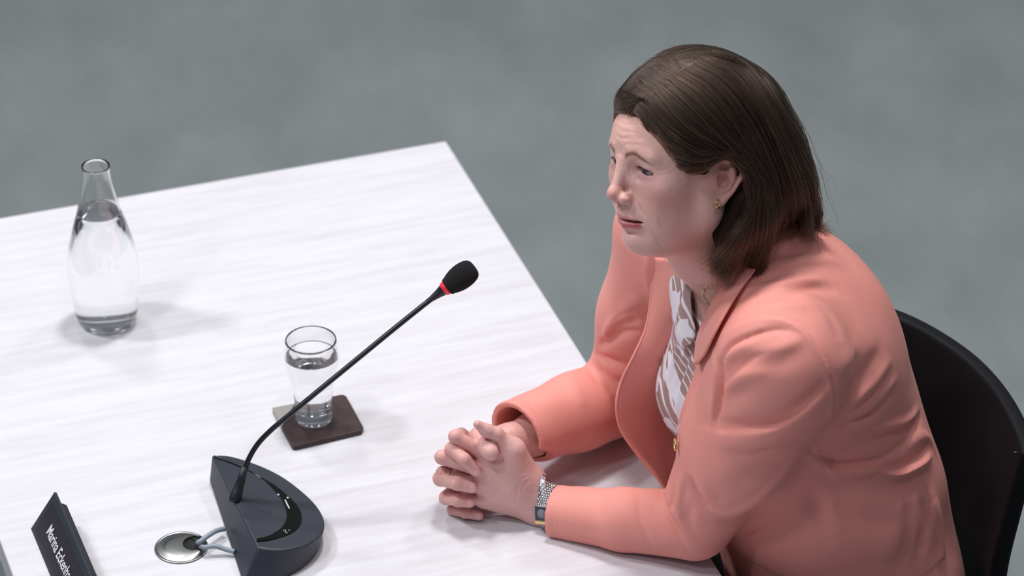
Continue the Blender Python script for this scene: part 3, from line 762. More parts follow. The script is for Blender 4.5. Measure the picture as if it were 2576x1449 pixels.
# ------------------------------------------------------------------ torso frame, jacket, blouse
S_L, S_R = V(1962, 905, 4.470), V(1690, 590, 4.745)
TO = (S_L+S_R)/2; HIP = V(2130, 1640, 4.87)
TU = unit(TO-HIP); TL = S_L-S_R; TL = unit(TL-TU*(TL@TU)); TF = np.cross(TL, TU)
def tw(f, l, u): return TO+TF*f+TL*l+TU*u
RT3 = np.array([TF, TL, TU])
def tloc(P): q = np.asarray(P)-TO; return q@TF, q@TL, q@TU
def torso(g, off, k=.05):
    def e(c, r): g.ell(tw(*c), np.array(r)+off, k, R=RT3)
    e((-.050, 0, -.13), (.128, .165, .19))
    e((-.055, 0, -.085), (.100, .150, .085))
    e((-.041, 0, -.31), (.137, .170, .17))
    e((-.026, 0, -.455), (.136, .182, .13))
    e((-.005, 0, -.56), (.135, .185, .12))
    for s in (1, -1): e((.048, .062*s, -.155), (.060, .066, .066))
    nb = V(1845, 705, 4.610)
    g.cone(nb-TF*.02-TU*.02, S_L-TU*.0, .056+off, .058+off, k)
    g.cone(nb-TF*.02-TU*.02, S_R-TU*.0, .056+off, .058+off, k)
lo = np.min([S_L, S_R, ELB_L, ELB_R, HIP, tw(-.2, .2, -.62), tw(.2, -.2, -.62), T(1230, 1100)], 0)-.09
hi = np.max([S_L, S_R, ELB_L, ELB_R, HIP, tw(-.2, .2, -.5), tw(-.15, -.2, .05), tw(-.2, -.2, -.4)], 0)+.10
def P2(p, q, X): # parameter on segment p -> q whose pixel x is X
    best = min(((abs(px(p+(q-p)*t)[0]-X), t) for t in np.linspace(0, 1, 301))); return p+(q-p)*best[1]
CUF_L = P2(LW, ELB_L, 1395)+P3(0, -.005, -.002); CUF_R = P2(RW, ELB_R, 1306)+UP*.005-RT*.003
aL = unit(ELB_L-CUF_L); aR = unit(ELB_R-CUF_R)
JH = .0022
def build_jacket():
    g = Vol(lo, hi, JH)
    torso(g, .012)
    gs = g.v.copy()
    mL = (CUF_L+ELB_L)/2; mR = (CUF_R+ELB_R)/2
    # sleeves
    s1 = Vol(lo, hi, JH)
    sc = S_L+TL*.006-TF*.004
    s1.chain([sc, sc*.5+ELB_L*.5-BK*.0, ELB_L+P3(.006, 0, .020)], [.080, .070, .050], .02)
    s1.chain([ELB_L+P3(0, 0, .002), mL+P3(0, 0, .000), CUF_L-aL*.02+P3(0, 0, .001)], [.0440, .0375, .0338], .010)
    s1.chain([S_R, S_R*.5+ELB_R*.5, ELB_R+P3(0, 0, .01)], [.074, .066, .056], .02)
    s1.chain([ELB_R, mR, CUF_R-aR*.03+P3(0, 0, .002)], [.0540, .0480, .0425], .02)
    g.v = smin(g.v, s1.v, .018)
    # flat where the sleeves rest on the table; only near the table
    z = (g.lo[2]+np.arange(g.n[2])*g.h-TZ-.0008)
    # ---------- folds, drawn on the undisturbed surface
    def fo(pts, w, a, n=4, taper=True, cusp=False):
        c = cr([np.array(p, float) for p in pts], n); h = [q for q in g.hit(c) if q is not None]
        if len(h) > 2: todo.append((h, w*.001, a*.001, taper, cusp))
    todo = []
    # armhole seam and sleeve head
    arm = [(1808, 888), (1832, 834), (1871, 811), (1921, 797), (1979, 799), (2026, 826), (2053, 861), (2080, 912), (2096, 970), (2098, 1012), (2090, 1060)]
    fo(arm, 2.2, -2.4, 6, cusp=(2.6, 2.6)); fo([(x-6, y+9) for x, y in arm[1:]], 4, 3.0, 6); fo([(x+10, y-6) for x, y in arm[5:]], 7, 1.6)
    fo([(1806, 950), (1812, 912), (1836, 872), (1890, 844), (1948, 828), (1990, 832)], 6.0, -6.5, cusp=(2.8, 7)); fo([(1825, 905), (1850, 882), (1895, 862)], 6, 3.0)
    fo([(1811, 900), (1808, 935), (1806, 975), (1800, 1025), (1792, 1075)], 4.5, -11.0, cusp=(4, 4)); fo([(1796, 885), (1796, 960), (1790, 1020), (1782, 1075)], 6, 3.5)
    # upper arm
    fo([(1812, 960), (1840, 925), (1890, 900)], 7, -4); fo([(1818, 985), (1860, 952), (1930, 935)], 8, 2.5)
    fo([(1925, 885), (1975, 872), (2020, 850)], 8, 2.2); fo([(1900, 925), (1960, 915), (2020, 890)], 11, -2.0)
    fo([(1815, 1020), (1850, 1000), (1900, 985)], 9, -2.2)
    line = [(1777, 1080), (1830, 1090), (1885, 1090), (1945, 1078), (2000, 1050), (2050, 1010), (2078, 980)]
    fo([(x, y-16) for x, y in line], 9, -6.5); fo(line, 4.5, 7.5, cusp=(2.8, 18)); fo([(x+4, y+24) for x, y in line[:6]], 12, 3.6)
    fo([(1850, 1132), (1910, 1125), (1975, 1100), (2040, 1060)], 7, -4.0); fo([(1870, 1150), (1930, 1140), (1985, 1118)], 8, 2.2)
    fo([(1840, 1230), (1900, 1190), (1960, 1150)], 16, -2.5)
    fo([(1738, 1196), (1748, 1232), (1772, 1262), (1806, 1280)], 4.0, -9, cusp=(3.6, 9))
    fo([(1752, 1195), (1775, 1230), (1800, 1262), (1850, 1262)], 9, 3.5)
    fo([(1800, 1282), (1845, 1284), (1905, 1252), (1955, 1203), (2005, 1140)], 7, 6.0)
    fo([(1800, 1310), (1850, 1312), (1905, 1285), (1960, 1240)], 10, -4.5)
    fo([(1660, 1222), (1664, 1262), (1676, 1302), (1698, 1342), (1732, 1388)], 4.0, -8.5, cusp=(8, 3.8))
    fo([(1650, 1235), (1650, 1280), (1662, 1325), (1690, 1375)], 7, 3)
    fo([(1676, 1220), (1678, 1258), (1694, 1302)], 5, 4.5)
    fo([(1718, 1198), (1712, 1235), (1706, 1275), (1710, 1302)], 5, 6.5)
    fo([(1692, 1222), (1692, 1252), (1686, 1282)], 4, -5); fo([(1740, 1270), (1730, 1310), (1745, 1345)], 7, -3)
    fo([(1620, 1240), (1612, 1280), (1620, 1330), (1640, 1375)], 5, -2.2); fo([(1585, 1232), (1575, 1280), (1580, 1330)], 9, 1.6)
    fo([(1520, 1235), (1512, 1280), (1520, 1340)], 8, -1.6)
    for c_, a_, r_ in ((CUF_L, unit(aL+P3(0, 0, -.05)), .0360), (CUF_R, unit(aR+.15*UP), .0440)):
        b1 = unit(np.cross(a_, [0, 0, 1])); b2 = np.cross(a_, b1)
        for d_ in (.013, .020): todo.append(([c_+a_*d_+r_*(b1*math.cos(t)+b2*math.sin(t)) for t in np.linspace(0, 6.2832, 40)], .0022, -.0011, False, False))
    # shoulder, yoke
    fo([(1900, 735), (1960, 722), (2020, 712), (2068, 704)], 7, 4.2); fo([(1945, 752), (2000, 732), (2060, 724), (2110, 728)], 9, -3.6)
    fo([(1915, 772), (1960, 768), (2030, 770)], 8, 2.6); fo([(1905, 712), (1950, 695), (2000, 684)], 7, -3.4)
    fo([(1925, 672), (1990, 655), (2060, 652), (2110, 664)], 8, 3.6); fo([(1950, 640), (2010, 628), (2070, 632)], 8, -3.0)
    fo([(1903, 735), (1904, 795)], 1.6, -1.4)
    fo([(2060, 760), (2100, 800), (2120, 860)], 14, -2.4); fo([(2130, 740), (2175, 820), (2190, 900)], 16, 2.0)
    # back and side
    fo([(2130, 985), (2180, 930), (2215, 880)], 11, -3.0); fo([(2105, 930), (2140, 900), (2160, 850)], 12, 2.0)
    fo([(2123, 1028), (2160, 1000), (2200, 962), (2235, 912)], 6, 4.0); fo([(2128, 1042), (2168, 1018), (2208, 980), (2242, 930)], 5.0, -4, cusp=(2.8, 6))
    fo([(2119, 1050), (2160, 1036), (2200, 1014), (2252, 955)], 6, 4.5); fo([(2112, 1064), (2165, 1052), (2210, 1030), (2255, 985)], 5.0, -4.5, cusp=(2.8, 6))
    fo([(2103, 1080), (2166, 1072), (2225, 1050)], 8, 3.2)
    fo([(2190, 1085), (2240, 1075), (2285, 1062), (2315, 1034)], 7, 5.0); fo([(2216, 1096), (2262, 1090), (2305, 1066), (2320, 1045)], 6, -5.0)
    fo([(2080, 1128), (2150, 1128), (2220, 1115)], 14, -4.0)
    fo([(2050, 1146), (2069, 1153), (2103, 1172), (2166, 1171), (2228, 1157), (2278, 1118), (2305, 1062)], 4.5, -8, cusp=(12, 2.8))
    fo([(2070, 1172), (2110, 1188), (2170, 1188), (2220, 1176)], 7, 5.0)
    fo([(2208, 1184), (2259, 1193), (2317, 1166), (2344, 1141)], 4.0, 6.5, cusp=(2.6, 9)); fo([(2215, 1168), (2262, 1174), (2312, 1146), (2336, 1118)], 5.0, -6.5)
    fo([(2200, 1212), (2260, 1228), (2320, 1205)], 11, -5.5); fo([(2290, 1120), (2318, 1098), (2338, 1104), (2354, 1138)], 7, 4)
    fo([(2100, 1260), (2140, 1300), (2210, 1320), (2260, 1310)], 16, -4); fo([(2320, 1250), (2330, 1320), (2310, 1400)], 10, -5.5); fo([(2350, 1250), (2365, 1330), (2370, 1420)], 9, 5)
    fo([(2240, 1270), (2250, 1340), (2230, 1420)], 16, 4); fo([(2280, 1260), (2285, 1340), (2270, 1420)], 9, -3)
    fo([(2035, 1125), (2068, 1165), (2100, 1225), (2140, 1310), (2180, 1390), (2210, 1449)], 1.8, -2.0, 8, taper=False)
    fo([(2040, 1240), (2060, 1300), (2080, 1350)], 12, -4); fo([(2075, 1220), (2100, 1290), (2120, 1350)], 10, 2.5)
    # pocket
    fo([(1875, 1345), (1950, 1303), (2028, 1262)], 2.0, -2.6, taper=False); fo([(2028, 1262), (2060, 1330), (2115, 1445)], 1.8, -1.8, taper=False)
    fo([(1880, 1358), (1955, 1318), (2032, 1275)], 4, 1.8); fo([(1955, 1345), (2000, 1322), (2045, 1302)], 1.5, -1.0)
    # far sleeve
    fo([(1612, 828), (1560, 838), (1515, 862), (1476, 876)], 4, -5, cusp=(7, 2.8)); fo([(1482, 874), (1515, 898), (1562, 912)], 4, -4, cusp=(2.6, 6)); fo([(1600, 775), (1565, 792), (1538, 812)], 4, -3.5, cusp=(6, 2.6))
    fo([(1812, 968), (1845, 928), (1888, 900), (1925, 888)], 4, -3.5, cusp=(2.4, 7)); fo([(1950, 728), (1990, 716), (2050, 704)], 4, 2.6, cusp=(8, 2.6)); fo([(1965, 672), (2010, 664), (2080, 662)], 4, 2.2, cusp=(8, 3))
    fo([(2206, 1072), (2262, 1082), (2300, 1062), (2318, 1040)], 4, -3.5, cusp=(7, 2.6)); fo([(2120, 1028), (2155, 1003), (2190, 968)], 4, 2.5, cusp=(3, 7))
    fo([(1612, 1228), (1604, 1268), (1612, 1320)], 3, -1.8, cusp=(6, 2.4)); fo([(1510, 1232), (1502, 1270), (1508, 1310)], 3, -1.2, cusp=(7, 2.4))
    fo([(2062, 1130), (2090, 1150), (2110, 1185)], 4, -3, cusp=(6, 3)); fo([(2325, 1210), (2342, 1270), (2345, 1340)], 4, -3.5, cusp=(3, 9)); fo([(2240, 1200), (2300, 1205), (2338, 1180)], 4, -3, cusp=(3, 9))
    fo([(1570, 790), (1540, 812), (1525, 840), (1530, 860)], 6, 3.5); fo([(1590, 830), (1550, 842), (1515, 868), (1478, 880)], 6, -5)
    fo([(1610, 800), (1570, 815), (1540, 830)], 6, -3); fo([(1480, 872), (1520, 900), (1570, 915)], 6, -4.5); fo([(1500, 895), (1545, 935), (1580, 945)], 8, 3.2)
    fo([(1465, 885), (1500, 940), (1545, 985)], 9, -3); fo([(1430, 900), (1440, 960), (1470, 1030)], 10, 2.0); fo([(1610, 745), (1580, 775), (1570, 800)], 8, 3)
    # slow irregularity of worn cloth
    rs = np.random.RandomState(3); ax = [g.lo[i]+np.arange(g.n[i])*g.h for i in range(3)]; acc = 0
    for _ in range(10):
        k = rs.normal(size=3)*26; ph = rs.rand()*6.28
        acc = acc+.00055*np.sin(k[0]*ax[0][:, None, None]+k[1]*ax[1][None, :, None]+k[2]*ax[2][None, None, :]+ph)
    pre = Vol.__new__(Vol); pre.lo = g.lo; pre.h = g.h; pre.n = g.n; pre.v = g.v.copy()
    for h, w, a, tp, cu in todo:
        if cu: g.crease(h, cu[0]*.001, cu[1]*.001, a, taper=tp)
        else: g.fold(h, w, a*(1.25 if abs(a) > .0021 else 1.0), tp)
    g.v = (g.v-acc).astype(np.float32)
    g.v = np.maximum(g.v, np.minimum(-z[None, None, :].astype(np.float32), gs))
    # ---------- cuffs: cut square, hollow
    def cuff(c, a, r, wr):
        lo_, hi_ = c-.09, c+.09
        def out(x, y, z_):
            d = (x-c[0])*a[0]+(y-c[1])*a[1]+(z_-c[2])*a[2]
            rad = np.sqrt(np.maximum((x-c[0])**2+(y-c[1])**2+(z_-c[2])**2-d*d, 0))
            return np.maximum(d, rad-.075)
        sl, gg = g.box(lo_, hi_); g.v[sl] = np.maximum(g.v[sl], -out(*gg))
    cuff(CUF_L, unit(aL+P3(0, 0, -.05)), 0, 0); cuff(CUF_R, unit(aR+.15*UP), 0, 0)
    g.cone(CUF_L-aL*.03+P3(0, 0, .001), CUF_L+aL*.09+P3(0, 0, .001), .0285, .0300, 0, 'sub')
    g.cone(CUF_R-aR*.03+P3(0, 0, .002), CUF_R+aR*.10+P3(0, 0, .002), .0368, .0378, 0, 'sub')
    # ---------- front opening
    E = [(1850, 640), (1815, 700), (1785, 790), (1757, 890), (1742, 940), (1722, 1000), (1705, 1060), (1695, 1120), (1690, 1180), (1690, 1300), (1690, 1440)]
    hE = [(tloc(q)) for q in pre.hit(E) if q is not None]
    uu = np.array([q[2] for q in hE]); ll = np.array([q[1] for q in hE]); o_ = np.argsort(uu); uu, ll = uu[o_], ll[o_]
    uu = np.r_[-.6, -.26, uu[uu > -.18]]; ll = np.r_[-.03, -.03, ll[-len(uu)+2:]]

    X, Y, Z = np.meshgrid(*[ax[i].astype(np.float32) for i in range(3)], indexing='ij')
    f = (X-TO[0])*TF[0]+(Y-TO[1])*TF[1]+(Z-TO[2])*TF[2]; l = (X-TO[0])*TL[0]+(Y-TO[1])*TL[1]+(Z-TO[2])*TL[2]; u = (X-TO[0])*TU[0]+(Y-TO[1])*TU[1]+(Z-TO[2])*TU[2]
    le = np.interp(u.ravel(), uu, ll).reshape(u.shape)
    cut = np.maximum.reduce([l-le, -.105-l-np.clip(u+.02, 0, 1)*.6, -f-.01, u-.09])
    # only torso cloth, not the far sleeve
    cut = np.maximum(cut, .011-s1.v)
    g.v = np.maximum(g.v, -cut)
    nb = V(1845, 705, 4.610)                                   # neck hole
    g.cone(nb-TF*.01-TU*.05, nb+TU*.09-TF*.0, .052, .060, .004, 'sub')
    g.v = np.maximum(g.v, (-.452-np.clip(f+.19, 0, 1)*.75-u)*.8)
    P, Q = g.mesh(1)
    return g, pre, P, Q
jG, jPre, jP, jQ = build_jacket()
# ------------------------------------------------------------------ assemble the person
hc_ = tw(-.04, 0, -.47); Fh = unit(TF*[1, 1, 0]); Lh = unit(TL*[1, 1, 0])
HJ_L, HJ_R = hc_+Lh*.09, hc_-Lh*.09; KN_L, KN_R = HJ_L+Fh*.42+Lh*.02, HJ_R+Fh*.42-Lh*.02
for k_ in (KN_L, KN_R): k_[2] = .50
AN_L, AN_R = KN_L-Fh*.02, KN_R-Fh*.02
for k_ in (AN_L, AN_R): k_[2] = .09
def body_low():
    g = Vol(np.minimum(lo, np.min([KN_L, KN_R, AN_L, AN_R], 0)-.09), hi+.02, .006)
    torso(g, -.004)
    g.chain([HJ_L, KN_L, AN_L], [.075, .052, .034], .03); g.chain([HJ_R, KN_R, AN_R], [.075, .052, .034], .03)
    g.cone(S_L, ELB_L, .048, .038, .02); g.cone(S_R, ELB_R, .048, .038, .02)
    g.cone(ELB_L, P2(LW, ELB_L, 1470), .036, .031, .01); g.cone(ELB_R, P2(RW, ELB_R, 1400), .036, .031, .01)
    g.cone(V(1845, 705, 4.61), HO-HU*.03, .052, .052, .02)
    z = (g.lo[2]+np.arange(g.n[2])*g.h-TZ-.010); 
    return (g,)+g.mesh(2)
def join_np(parts):
    off = 0; Vs = []; Qs = []; Cs = []
    for P, Q, C in parts: Vs.append(P); Qs.append(Q+off); Cs.append(C); off += len(P)
    return np.concatenate(Vs), np.concatenate(Qs), np.concatenate(Cs)
lowG, bP, bQ = body_low(); bC = np.tile(np.array(s2l(224, 172, 158)), (len(bP), 1))
Vb, Qb, Cb = join_np([(hV, hQ, hC), (aV, aQ, aC), (bP, bQ, bC)])
person = quads_np('person', Vb, Qb, M_skin); set_tone(person, Cb)
tag(person, 'woman in coral blazer seated at the table with clasped hands, facing left', 'person')
jk = quads_np('jacket', jP, jQ, M_coral, person)
for s in (1, -1):
    c = w2((67.7, 31.5*s, 20.5)); gz = unit(HF*.93+HU*-.18+HL*(.0))
    o = lathe('eye', [(11.9*math.sin(t)/1000*HS+1e-5, 11.9*math.cos(t)/1000*HS) for t in np.linspace(0, math.pi, 20)], c, mat('eye_white', s2l(172, 154, 158), .15), person, 24, gz)
    lathe('iris', [(.0001, .01185), (.0035, .01165), (.0058, .01085)], c, mat('iris_grey', s2l(58, 56, 64), .1), o, 24, gz)
    lathe('pupil', [(.0001, .01195), (.0024, .0118)], c, M_hole, o, 20, gz)
for s in (1, -1):
    pts = []
    for l_ in np.linspace(19.5, 46.8, 22):
        u_ = 18.6+4.5*math.sqrt(max(1-((l_-33)/14.6)**2, 0))-.176*(l_-33); f_ = 67.5+math.sqrt(max(14.0**2-(l_-31.5)**2-(u_-20.5)**2, 1)); pts.append(w2((f_, l_*s, u_)))
    tube('eyelashes', pts, np.interp(np.linspace(0, 1, 22), [0, .3, .8, 1], [.0002, .0006, .0007, .0003]), mat('lash_brown', s2l(52, 34, 34), .8), person, 6)
tp = cr([w2((78, -16, -43.8)), w2((86, -8, -43.4)), w2((88, 0, -43.2)), w2((86, 8, -43.4)), w2((78, 16, -43.8))], 6)
tube('teeth', tp, .0016, mat('teeth', s2l(206, 198, 186), .25), person, 8)

def trousers():
    g = Vol(np.min([HJ_L, HJ_R, KN_L, KN_R, AN_L, AN_R], 0)-.16, np.max([HJ_L, HJ_R, KN_L, KN_R, AN_L, AN_R], 0)+.34, .008)
    torso(g, .006)
    X, Y, Z = np.meshgrid(*[g.lo[i]+np.arange(g.n[i])*g.h for i in range(3)], indexing='ij')
    u = (X-TO[0])*TU[0]+(Y-TO[1])*TU[1]+(Z-TO[2])*TU[2]; g.v = np.maximum(g.v, u+.41).astype(np.float32)
    for a, b, c in ((HJ_L, KN_L, AN_L), (HJ_R, KN_R, AN_R)): g.chain([a, b, c+P3(0, 0, .02)], [.088, .066, .055], .03)
    P, Q = g.mesh(1); quads_np('trousers', P, Q, M_trous, person)
    for a in (AN_L, AN_R):
        s_ = Vol(a-.30, a+.30, .006); s_.cone(P3(a[0], a[1], .045), P3(a[0], a[1], .035)+Fh*.15, .040, .030, 0); s_.cone(P3(a[0], a[1], .09), P3(a[0], a[1], .05), .036, .04, .02)
        z = s_.lo[2]+np.arange(s_.n[2])*s_.h; s_.v = np.maximum(s_.v, (.003-z)[None, None, :]).astype(np.float32)
        P, Q = s_.mesh(1); quads_np('shoe', P, Q, M_gloss, person)
trousers()
# ------------------------------------------------------------------ blouse, lapels, front panel
def build_blouse():
    g = Vol(np.array([lo[0], lo[1], lo[2]]), hi, .0032); torso(g, .003, .045)
    pre_ = Vol.__new__(Vol); pre_.lo = g.lo; pre_.h = g.h; pre_.n = g.n; pre_.v = g.v.copy()
    def fo(pts, w, a):
        h = [q for q in pre_.hit(cr([np.array(p, float) for p in pts], 4)) if q is not None]
        if len(h) > 2: g.fold(h, w*.001, a*.001)
    fo([(1735, 800), (1705, 880), (1680, 960)], 6, 4); fo([(1750, 840), (1725, 920), (1700, 990)], 5, -4); fo([(1740, 900), (1715, 980), (1700, 1060)], 6, 3.5)
    fo([(1665, 920), (1670, 1000), (1685, 1070)], 6, -3)
    B = [(1775, 640), (1765, 690), (1752, 730), (1750, 770), (1757, 810), (1775, 850), (1800, 880)]
    h = [tloc(q) for q in pre_.hit(B) if q is not None]; uu = np.array([q[2] for q in h]); ll = np.array([q[1] for q in h]); o_ = np.argsort(uu)
    ax = [(g.lo[i]+np.arange(g.n[i])*g.h).astype(np.float32) for i in range(3)]
    X, Y, Z = np.meshgrid(*ax, indexing='ij')
    f = (X-TO[0])*TF[0]+(Y-TO[1])*TF[1]+(Z-TO[2])*TF[2]; l = (X-TO[0])*TL[0]+(Y-TO[1])*TL[1]+(Z-TO[2])*TL[2]; u = (X-TO[0])*TU[0]+(Y-TO[1])*TU[1]+(Z-TO[2])*TU[2]
    lb = np.interp(u.ravel(), uu[o_], ll[o_]).reshape(u.shape)
    cut = np.maximum.reduce([lb-l, -f, uu.min()-u]); g.v = np.maximum(np.maximum(g.v, -cut), -.55-u)
    nb = V(1845, 705, 4.610); g.cone(nb-TF*.01-TU*.03, nb+TU*.12, .052, .062, .004, 'sub')
    P, Q = g.mesh(1); return pre_, P, Q
bPre, blP, blQ = build_blouse()
# white blouse with taupe leaves and fine lines
nt = M_blouse.node_tree; b_ = nt.nodes['Principled BSDF']
tc = N(M_blouse, 'ShaderNodeTexCoord'); nz = N(M_blouse, 'ShaderNodeTexNoise'); nz.inputs['Scale'].default_value = 13; nz.inputs['Detail'].default_value = 1.5; nz.inputs['Distortion'].default_value = 1.6
wv = N(M_blouse, 'ShaderNodeTexWave'); wv.inputs['Scale'].default_value = 19; wv.inputs['Distortion'].default_value = 9; wv.inputs['Detail'].default_value = 1; wv.inputs['Detail Scale'].default_value = .6
mpb = N(M_blouse, 'ShaderNodeMapping'); mpb.inputs['Rotation'].default_value = (.4, .9, .5)
r1 = N(M_blouse, 'ShaderNodeValToRGB'); r1.color_ramp.interpolation = 'CONSTANT'; r1.color_ramp.elements[0].color = (*s2l(166, 136, 134), 1); r1.color_ramp.elements[1].position = .53; r1.color_ramp.elements[1].color = (*s2l(226, 222, 234), 1)
r2 = N(M_blouse, 'ShaderNodeValToRGB'); r2.color_ramp.elements[0].position = .86; r2.color_ramp.elements[1].position = .93
mx = N(M_blouse, 'ShaderNodeMix'); mx.data_type = 'RGBA'; mx.inputs[7].default_value = (*s2l(236, 226, 230), 1)
L(M_blouse, tc.outputs['Object'], nz.inputs[0]); L(M_blouse, tc.outputs['Object'], mpb.inputs[0]); L(M_blouse, mpb.outputs[0], wv.inputs[0])
L(M_blouse, nz.outputs[0], r1.inputs[0]); L(M_blouse, wv.outputs[1] if len(wv.outputs) > 1 else wv.outputs[0], r2.inputs[0])
L(M_blouse, r2.outputs[0], mx.inputs[0]); L(M_blouse, r1.outputs[0], mx.inputs[6]); L(M_blouse, mx.outputs[2], b_.inputs['Base Color'])
bl = quads_np('blouse', blP, blQ, M_blouse, person)
def crgrid(rows, n, m):
    R = [cr(r, n) for r in rows]; R = np.array(R); out = np.array([cr(R[:, j], m) for j in range(R.shape[1])]); return out.transpose(1, 0, 2)
def patch(name, rows, n, m, th, mt, parent, off=-1):
    G = crgrid(rows, n, m); a, b = G.shape[:2]; vs = G.reshape(-1, 3)
    fs = [(i*b+j, i*b+j+1, (i+1)*b+j+1, (i+1)*b+j) for i in range(a-1) for j in range(b-1)]
    o = mesh_np(name, vs, fs, mt, parent); s_ = solid(o, th, off); return o
def lift(vol, u, v, d):           # the surface of vol behind a pixel, lifted d towards the viewer's side
    q = vol.hit([(u, v)])[0]
    if q is None: return None
    return q+vol.grad(q[None])[0]*d
def row(vol, pts, d, fb):
    out = []
    for i, p in enumerate(pts):
        q = lift(vol, p[0], p[1], d if np.isscalar(d) else d[i]); out.append(V(p[0], p[1], fb) if q is None else q)
    return out
# near lapel: from behind the neck down to the top button
rows_ = []
for (a, b) in (((1850, 640), (1975, 570)), ((1836, 672), (1955, 605)), ((1822, 702), (1932, 646)), ((1808, 738), (1900, 696)), ((1790, 780), (1868, 745)), ((1772, 820), (1838, 797)), ((1760, 858), (1810, 850)), ((1757, 890), (1790, 892)), ((1757, 905), (1772, 915))):
    c_ = lambda t: (a[0]*(1-t)+b[0]*t, a[1]*(1-t)+b[1]*t)
    rows_.append(row(jPre, [c_(0), c_(.33), c_(.66), c_(1)], [.004, .008, .010, .0075], 4.60))
lap = patch('lapel', rows_, 6, 4, .0028, M_coral, jk, 0)
# far front panel with its own lapel facing, standing open
fp = [[(1652, 648, 4.668), (1705, 655, 4.622), (1765, 668, 4.560)], [(1642, 700, 4.690), (1697, 700, 4.640), (1752, 702, 4.590)],
      [(1637, 760, 4.695), (1690, 762, 4.665), (1742, 765, 4.650)], [(1624, 830, 4.700), (1672, 837, 4.695), (1730, 842, 4.705)],
      [(1592, 900, 4.705), (1645, 907, 4.712), (1715, 912, 4.735)], [(1563, 960, 4.715), (1620, 968, 4.730), (1710, 977, 4.765)],
      [(1551, 1020, 4.720), (1612, 1032, 4.745), (1715, 1042, 4.785)], [(1563, 1082, 4.735), (1622, 1092, 4.760), (1722, 1107, 4.80)],
      [(1608, 1148, 4.750), (1655, 1152, 4.780), (1730, 1165, 4.81)], [(1668, 1222, 4.765), (1700, 1225, 4.80), (1745, 1232, 4.83)], [(1700, 1300, 4.79), (1730, 1300, 4.82), (1765, 1300, 4.85)]]
fpo = patch('front_panel', [[V(*p) for p in r] for r in fp], 7, 5, .0030, M_coral, jk, 0)
ed = cr([V(*r[0]) for r in fp], 6); tube('panel_piping', ed, .0021, M_coral, fpo, 8)
# blouse collar leaf, standing along the open neck
rows_ = [row(bPre, p, d, 4.6) for p, d in (([(1738, 684), (1750, 686), (1764, 690)], [.004, .007, .006]), ([(1725, 745), (1738, 742), (1751, 738)], [.004, .008, .007]), ([(1712, 800), (1733, 795), (1756, 790)], [.005, .009, .008]), ([(1712, 850), (1735, 845), (1764, 835)], [.005, .009, .008]), ([(1728, 880), (1738, 872), (1752, 862)], [.004, .006, .006]))]
patch('collar', rows_, 5, 5, .0018, M_blouse, bl, 0)
def button(u, v, ang):
    q = lift(jPre, u, v, .0045); a = math.radians(ang); d1 = unit(RT*math.cos(a)+UP*math.sin(a)); n_ = jPre.grad(q[None])[0]; d1 = unit(d1-n_*(d1@n_)); d2 = np.cross(n_, d1)
    tube('button', [q+d1*.0068*math.cos(t)+d2*.0030*math.sin(t) for t in np.linspace(0, 2*math.pi, 25)[:-1]], .0013, M_gold, jk, 8, False, True)
    tube('button_bar', [q-d1*.0065-n_*.001, q+d1*.0065-n_*.001], .0016, M_gold, jk, 8)
button(1764, 903, -62); button(1707, 1118, -42)
# ------------------------------------------------------------------ hair
def build_hair():
    g = Vol((-.215, -.115, -.175), (.130, .115, .165), .0020); m = .001
    A = lambda *a: np.array(a, float)*m
    g.ell(A(-11, 0, 52), A(107, 84, 92))
    g.ell(A(37, 6, 76), A(47, 38, 31), .03)
    g.ell(A(-52, 0, 30), A(80, 80, 86), .02)
    for s in (1, -1):
        g.chain([A(-30, 64*s, 30), A(-34, 68*s, -30), A(-20, 66*s, -75), A(-16, 62*s, -112)], np.array([22, 20, 20, 11])*m, .016)
        g.chain([A(-52, 62*s, 20), A(-56, 64*s, -60), A(-58, 58*s, -120)], np.array([28, 26, 11])*m, .016)
        g.chain([A(-75, 50*s, 30), A(-92, 50*s, -35), A(-102, 46*s, -78)], np.array([32, 27, 12])*m, .016)
        g.chain([A(-76, 24*s, 45), A(-104, 28*s, 2), A(-128, 30*s, -40), A(-164, 34*s, -88)], np.array([46, 38, 28, 13])*m, .03)
    for s in (1, -1): g.ell(A(-64, 50*s, -8), A(40, 30, 46), .02)
    g.chain([A(-80, 0, 45), A(-108, 0, 2), A(-130, 0, -40), A(-160, 0, -93)], np.array([46, 38, 27, 11])*m, .03)
    # face side: cut along the hairline
    X, Y, Z = np.meshgrid(*[(g.lo[i]+np.arange(g.n[i])*g.h).astype(np.float32) for i in range(3)], indexing='ij')
    fh = np.interp(Z.ravel()/m, [-140, -80, -45, -20, -2, 13, 26, 42, 60, 78, 90, 104, 125], [12, 4, -14, -22, -16, 34, 46, 54, 62, 71, 82, 94, 130]).reshape(Z.shape)*m
    g.v = np.maximum(g.v, (X-fh)*.8)
    # thin towards the hairline: follow the skull there
    sel = (X > fh-.045) & (g.v < .03) & (Z > -.02)
    P_ = np.stack([X[sel], Y[sel], Z[sel]], -1); hd = gH.sample(P_)
    t = .0022+.55*np.clip(fh[sel]-X[sel], 0, 1)
    g.v[sel] = np.where(hd < .5, np.maximum(g.v[sel], hd-t), g.v[sel])
    f_ = Vol.__new__(Vol); f_.lo, f_.h, f_.n, f_.v = g.lo, g.h, g.n, g.v.copy()
    for s in (1, -1): g.ell(A(-7, 86*s, 3), A(23, 26, 34), .004, mode='sub')
    nk = hx(V(1838, 700, 4.600))
    g.cone(A(-18, 0, -35), nk, .046, .050, .01, 'sub')
    return g, f_
def NP(g, P, d=0, it=4):          # pull points on to the surface of g (head frame), d outside it
    for _ in range(it):
        v = g.sample(P); P = P-np.where(v < .5, np.clip(v-d, -.006, .006), 0)[..., None]*g.grad(P)*.9
    return P
hgb, hg = build_hair()
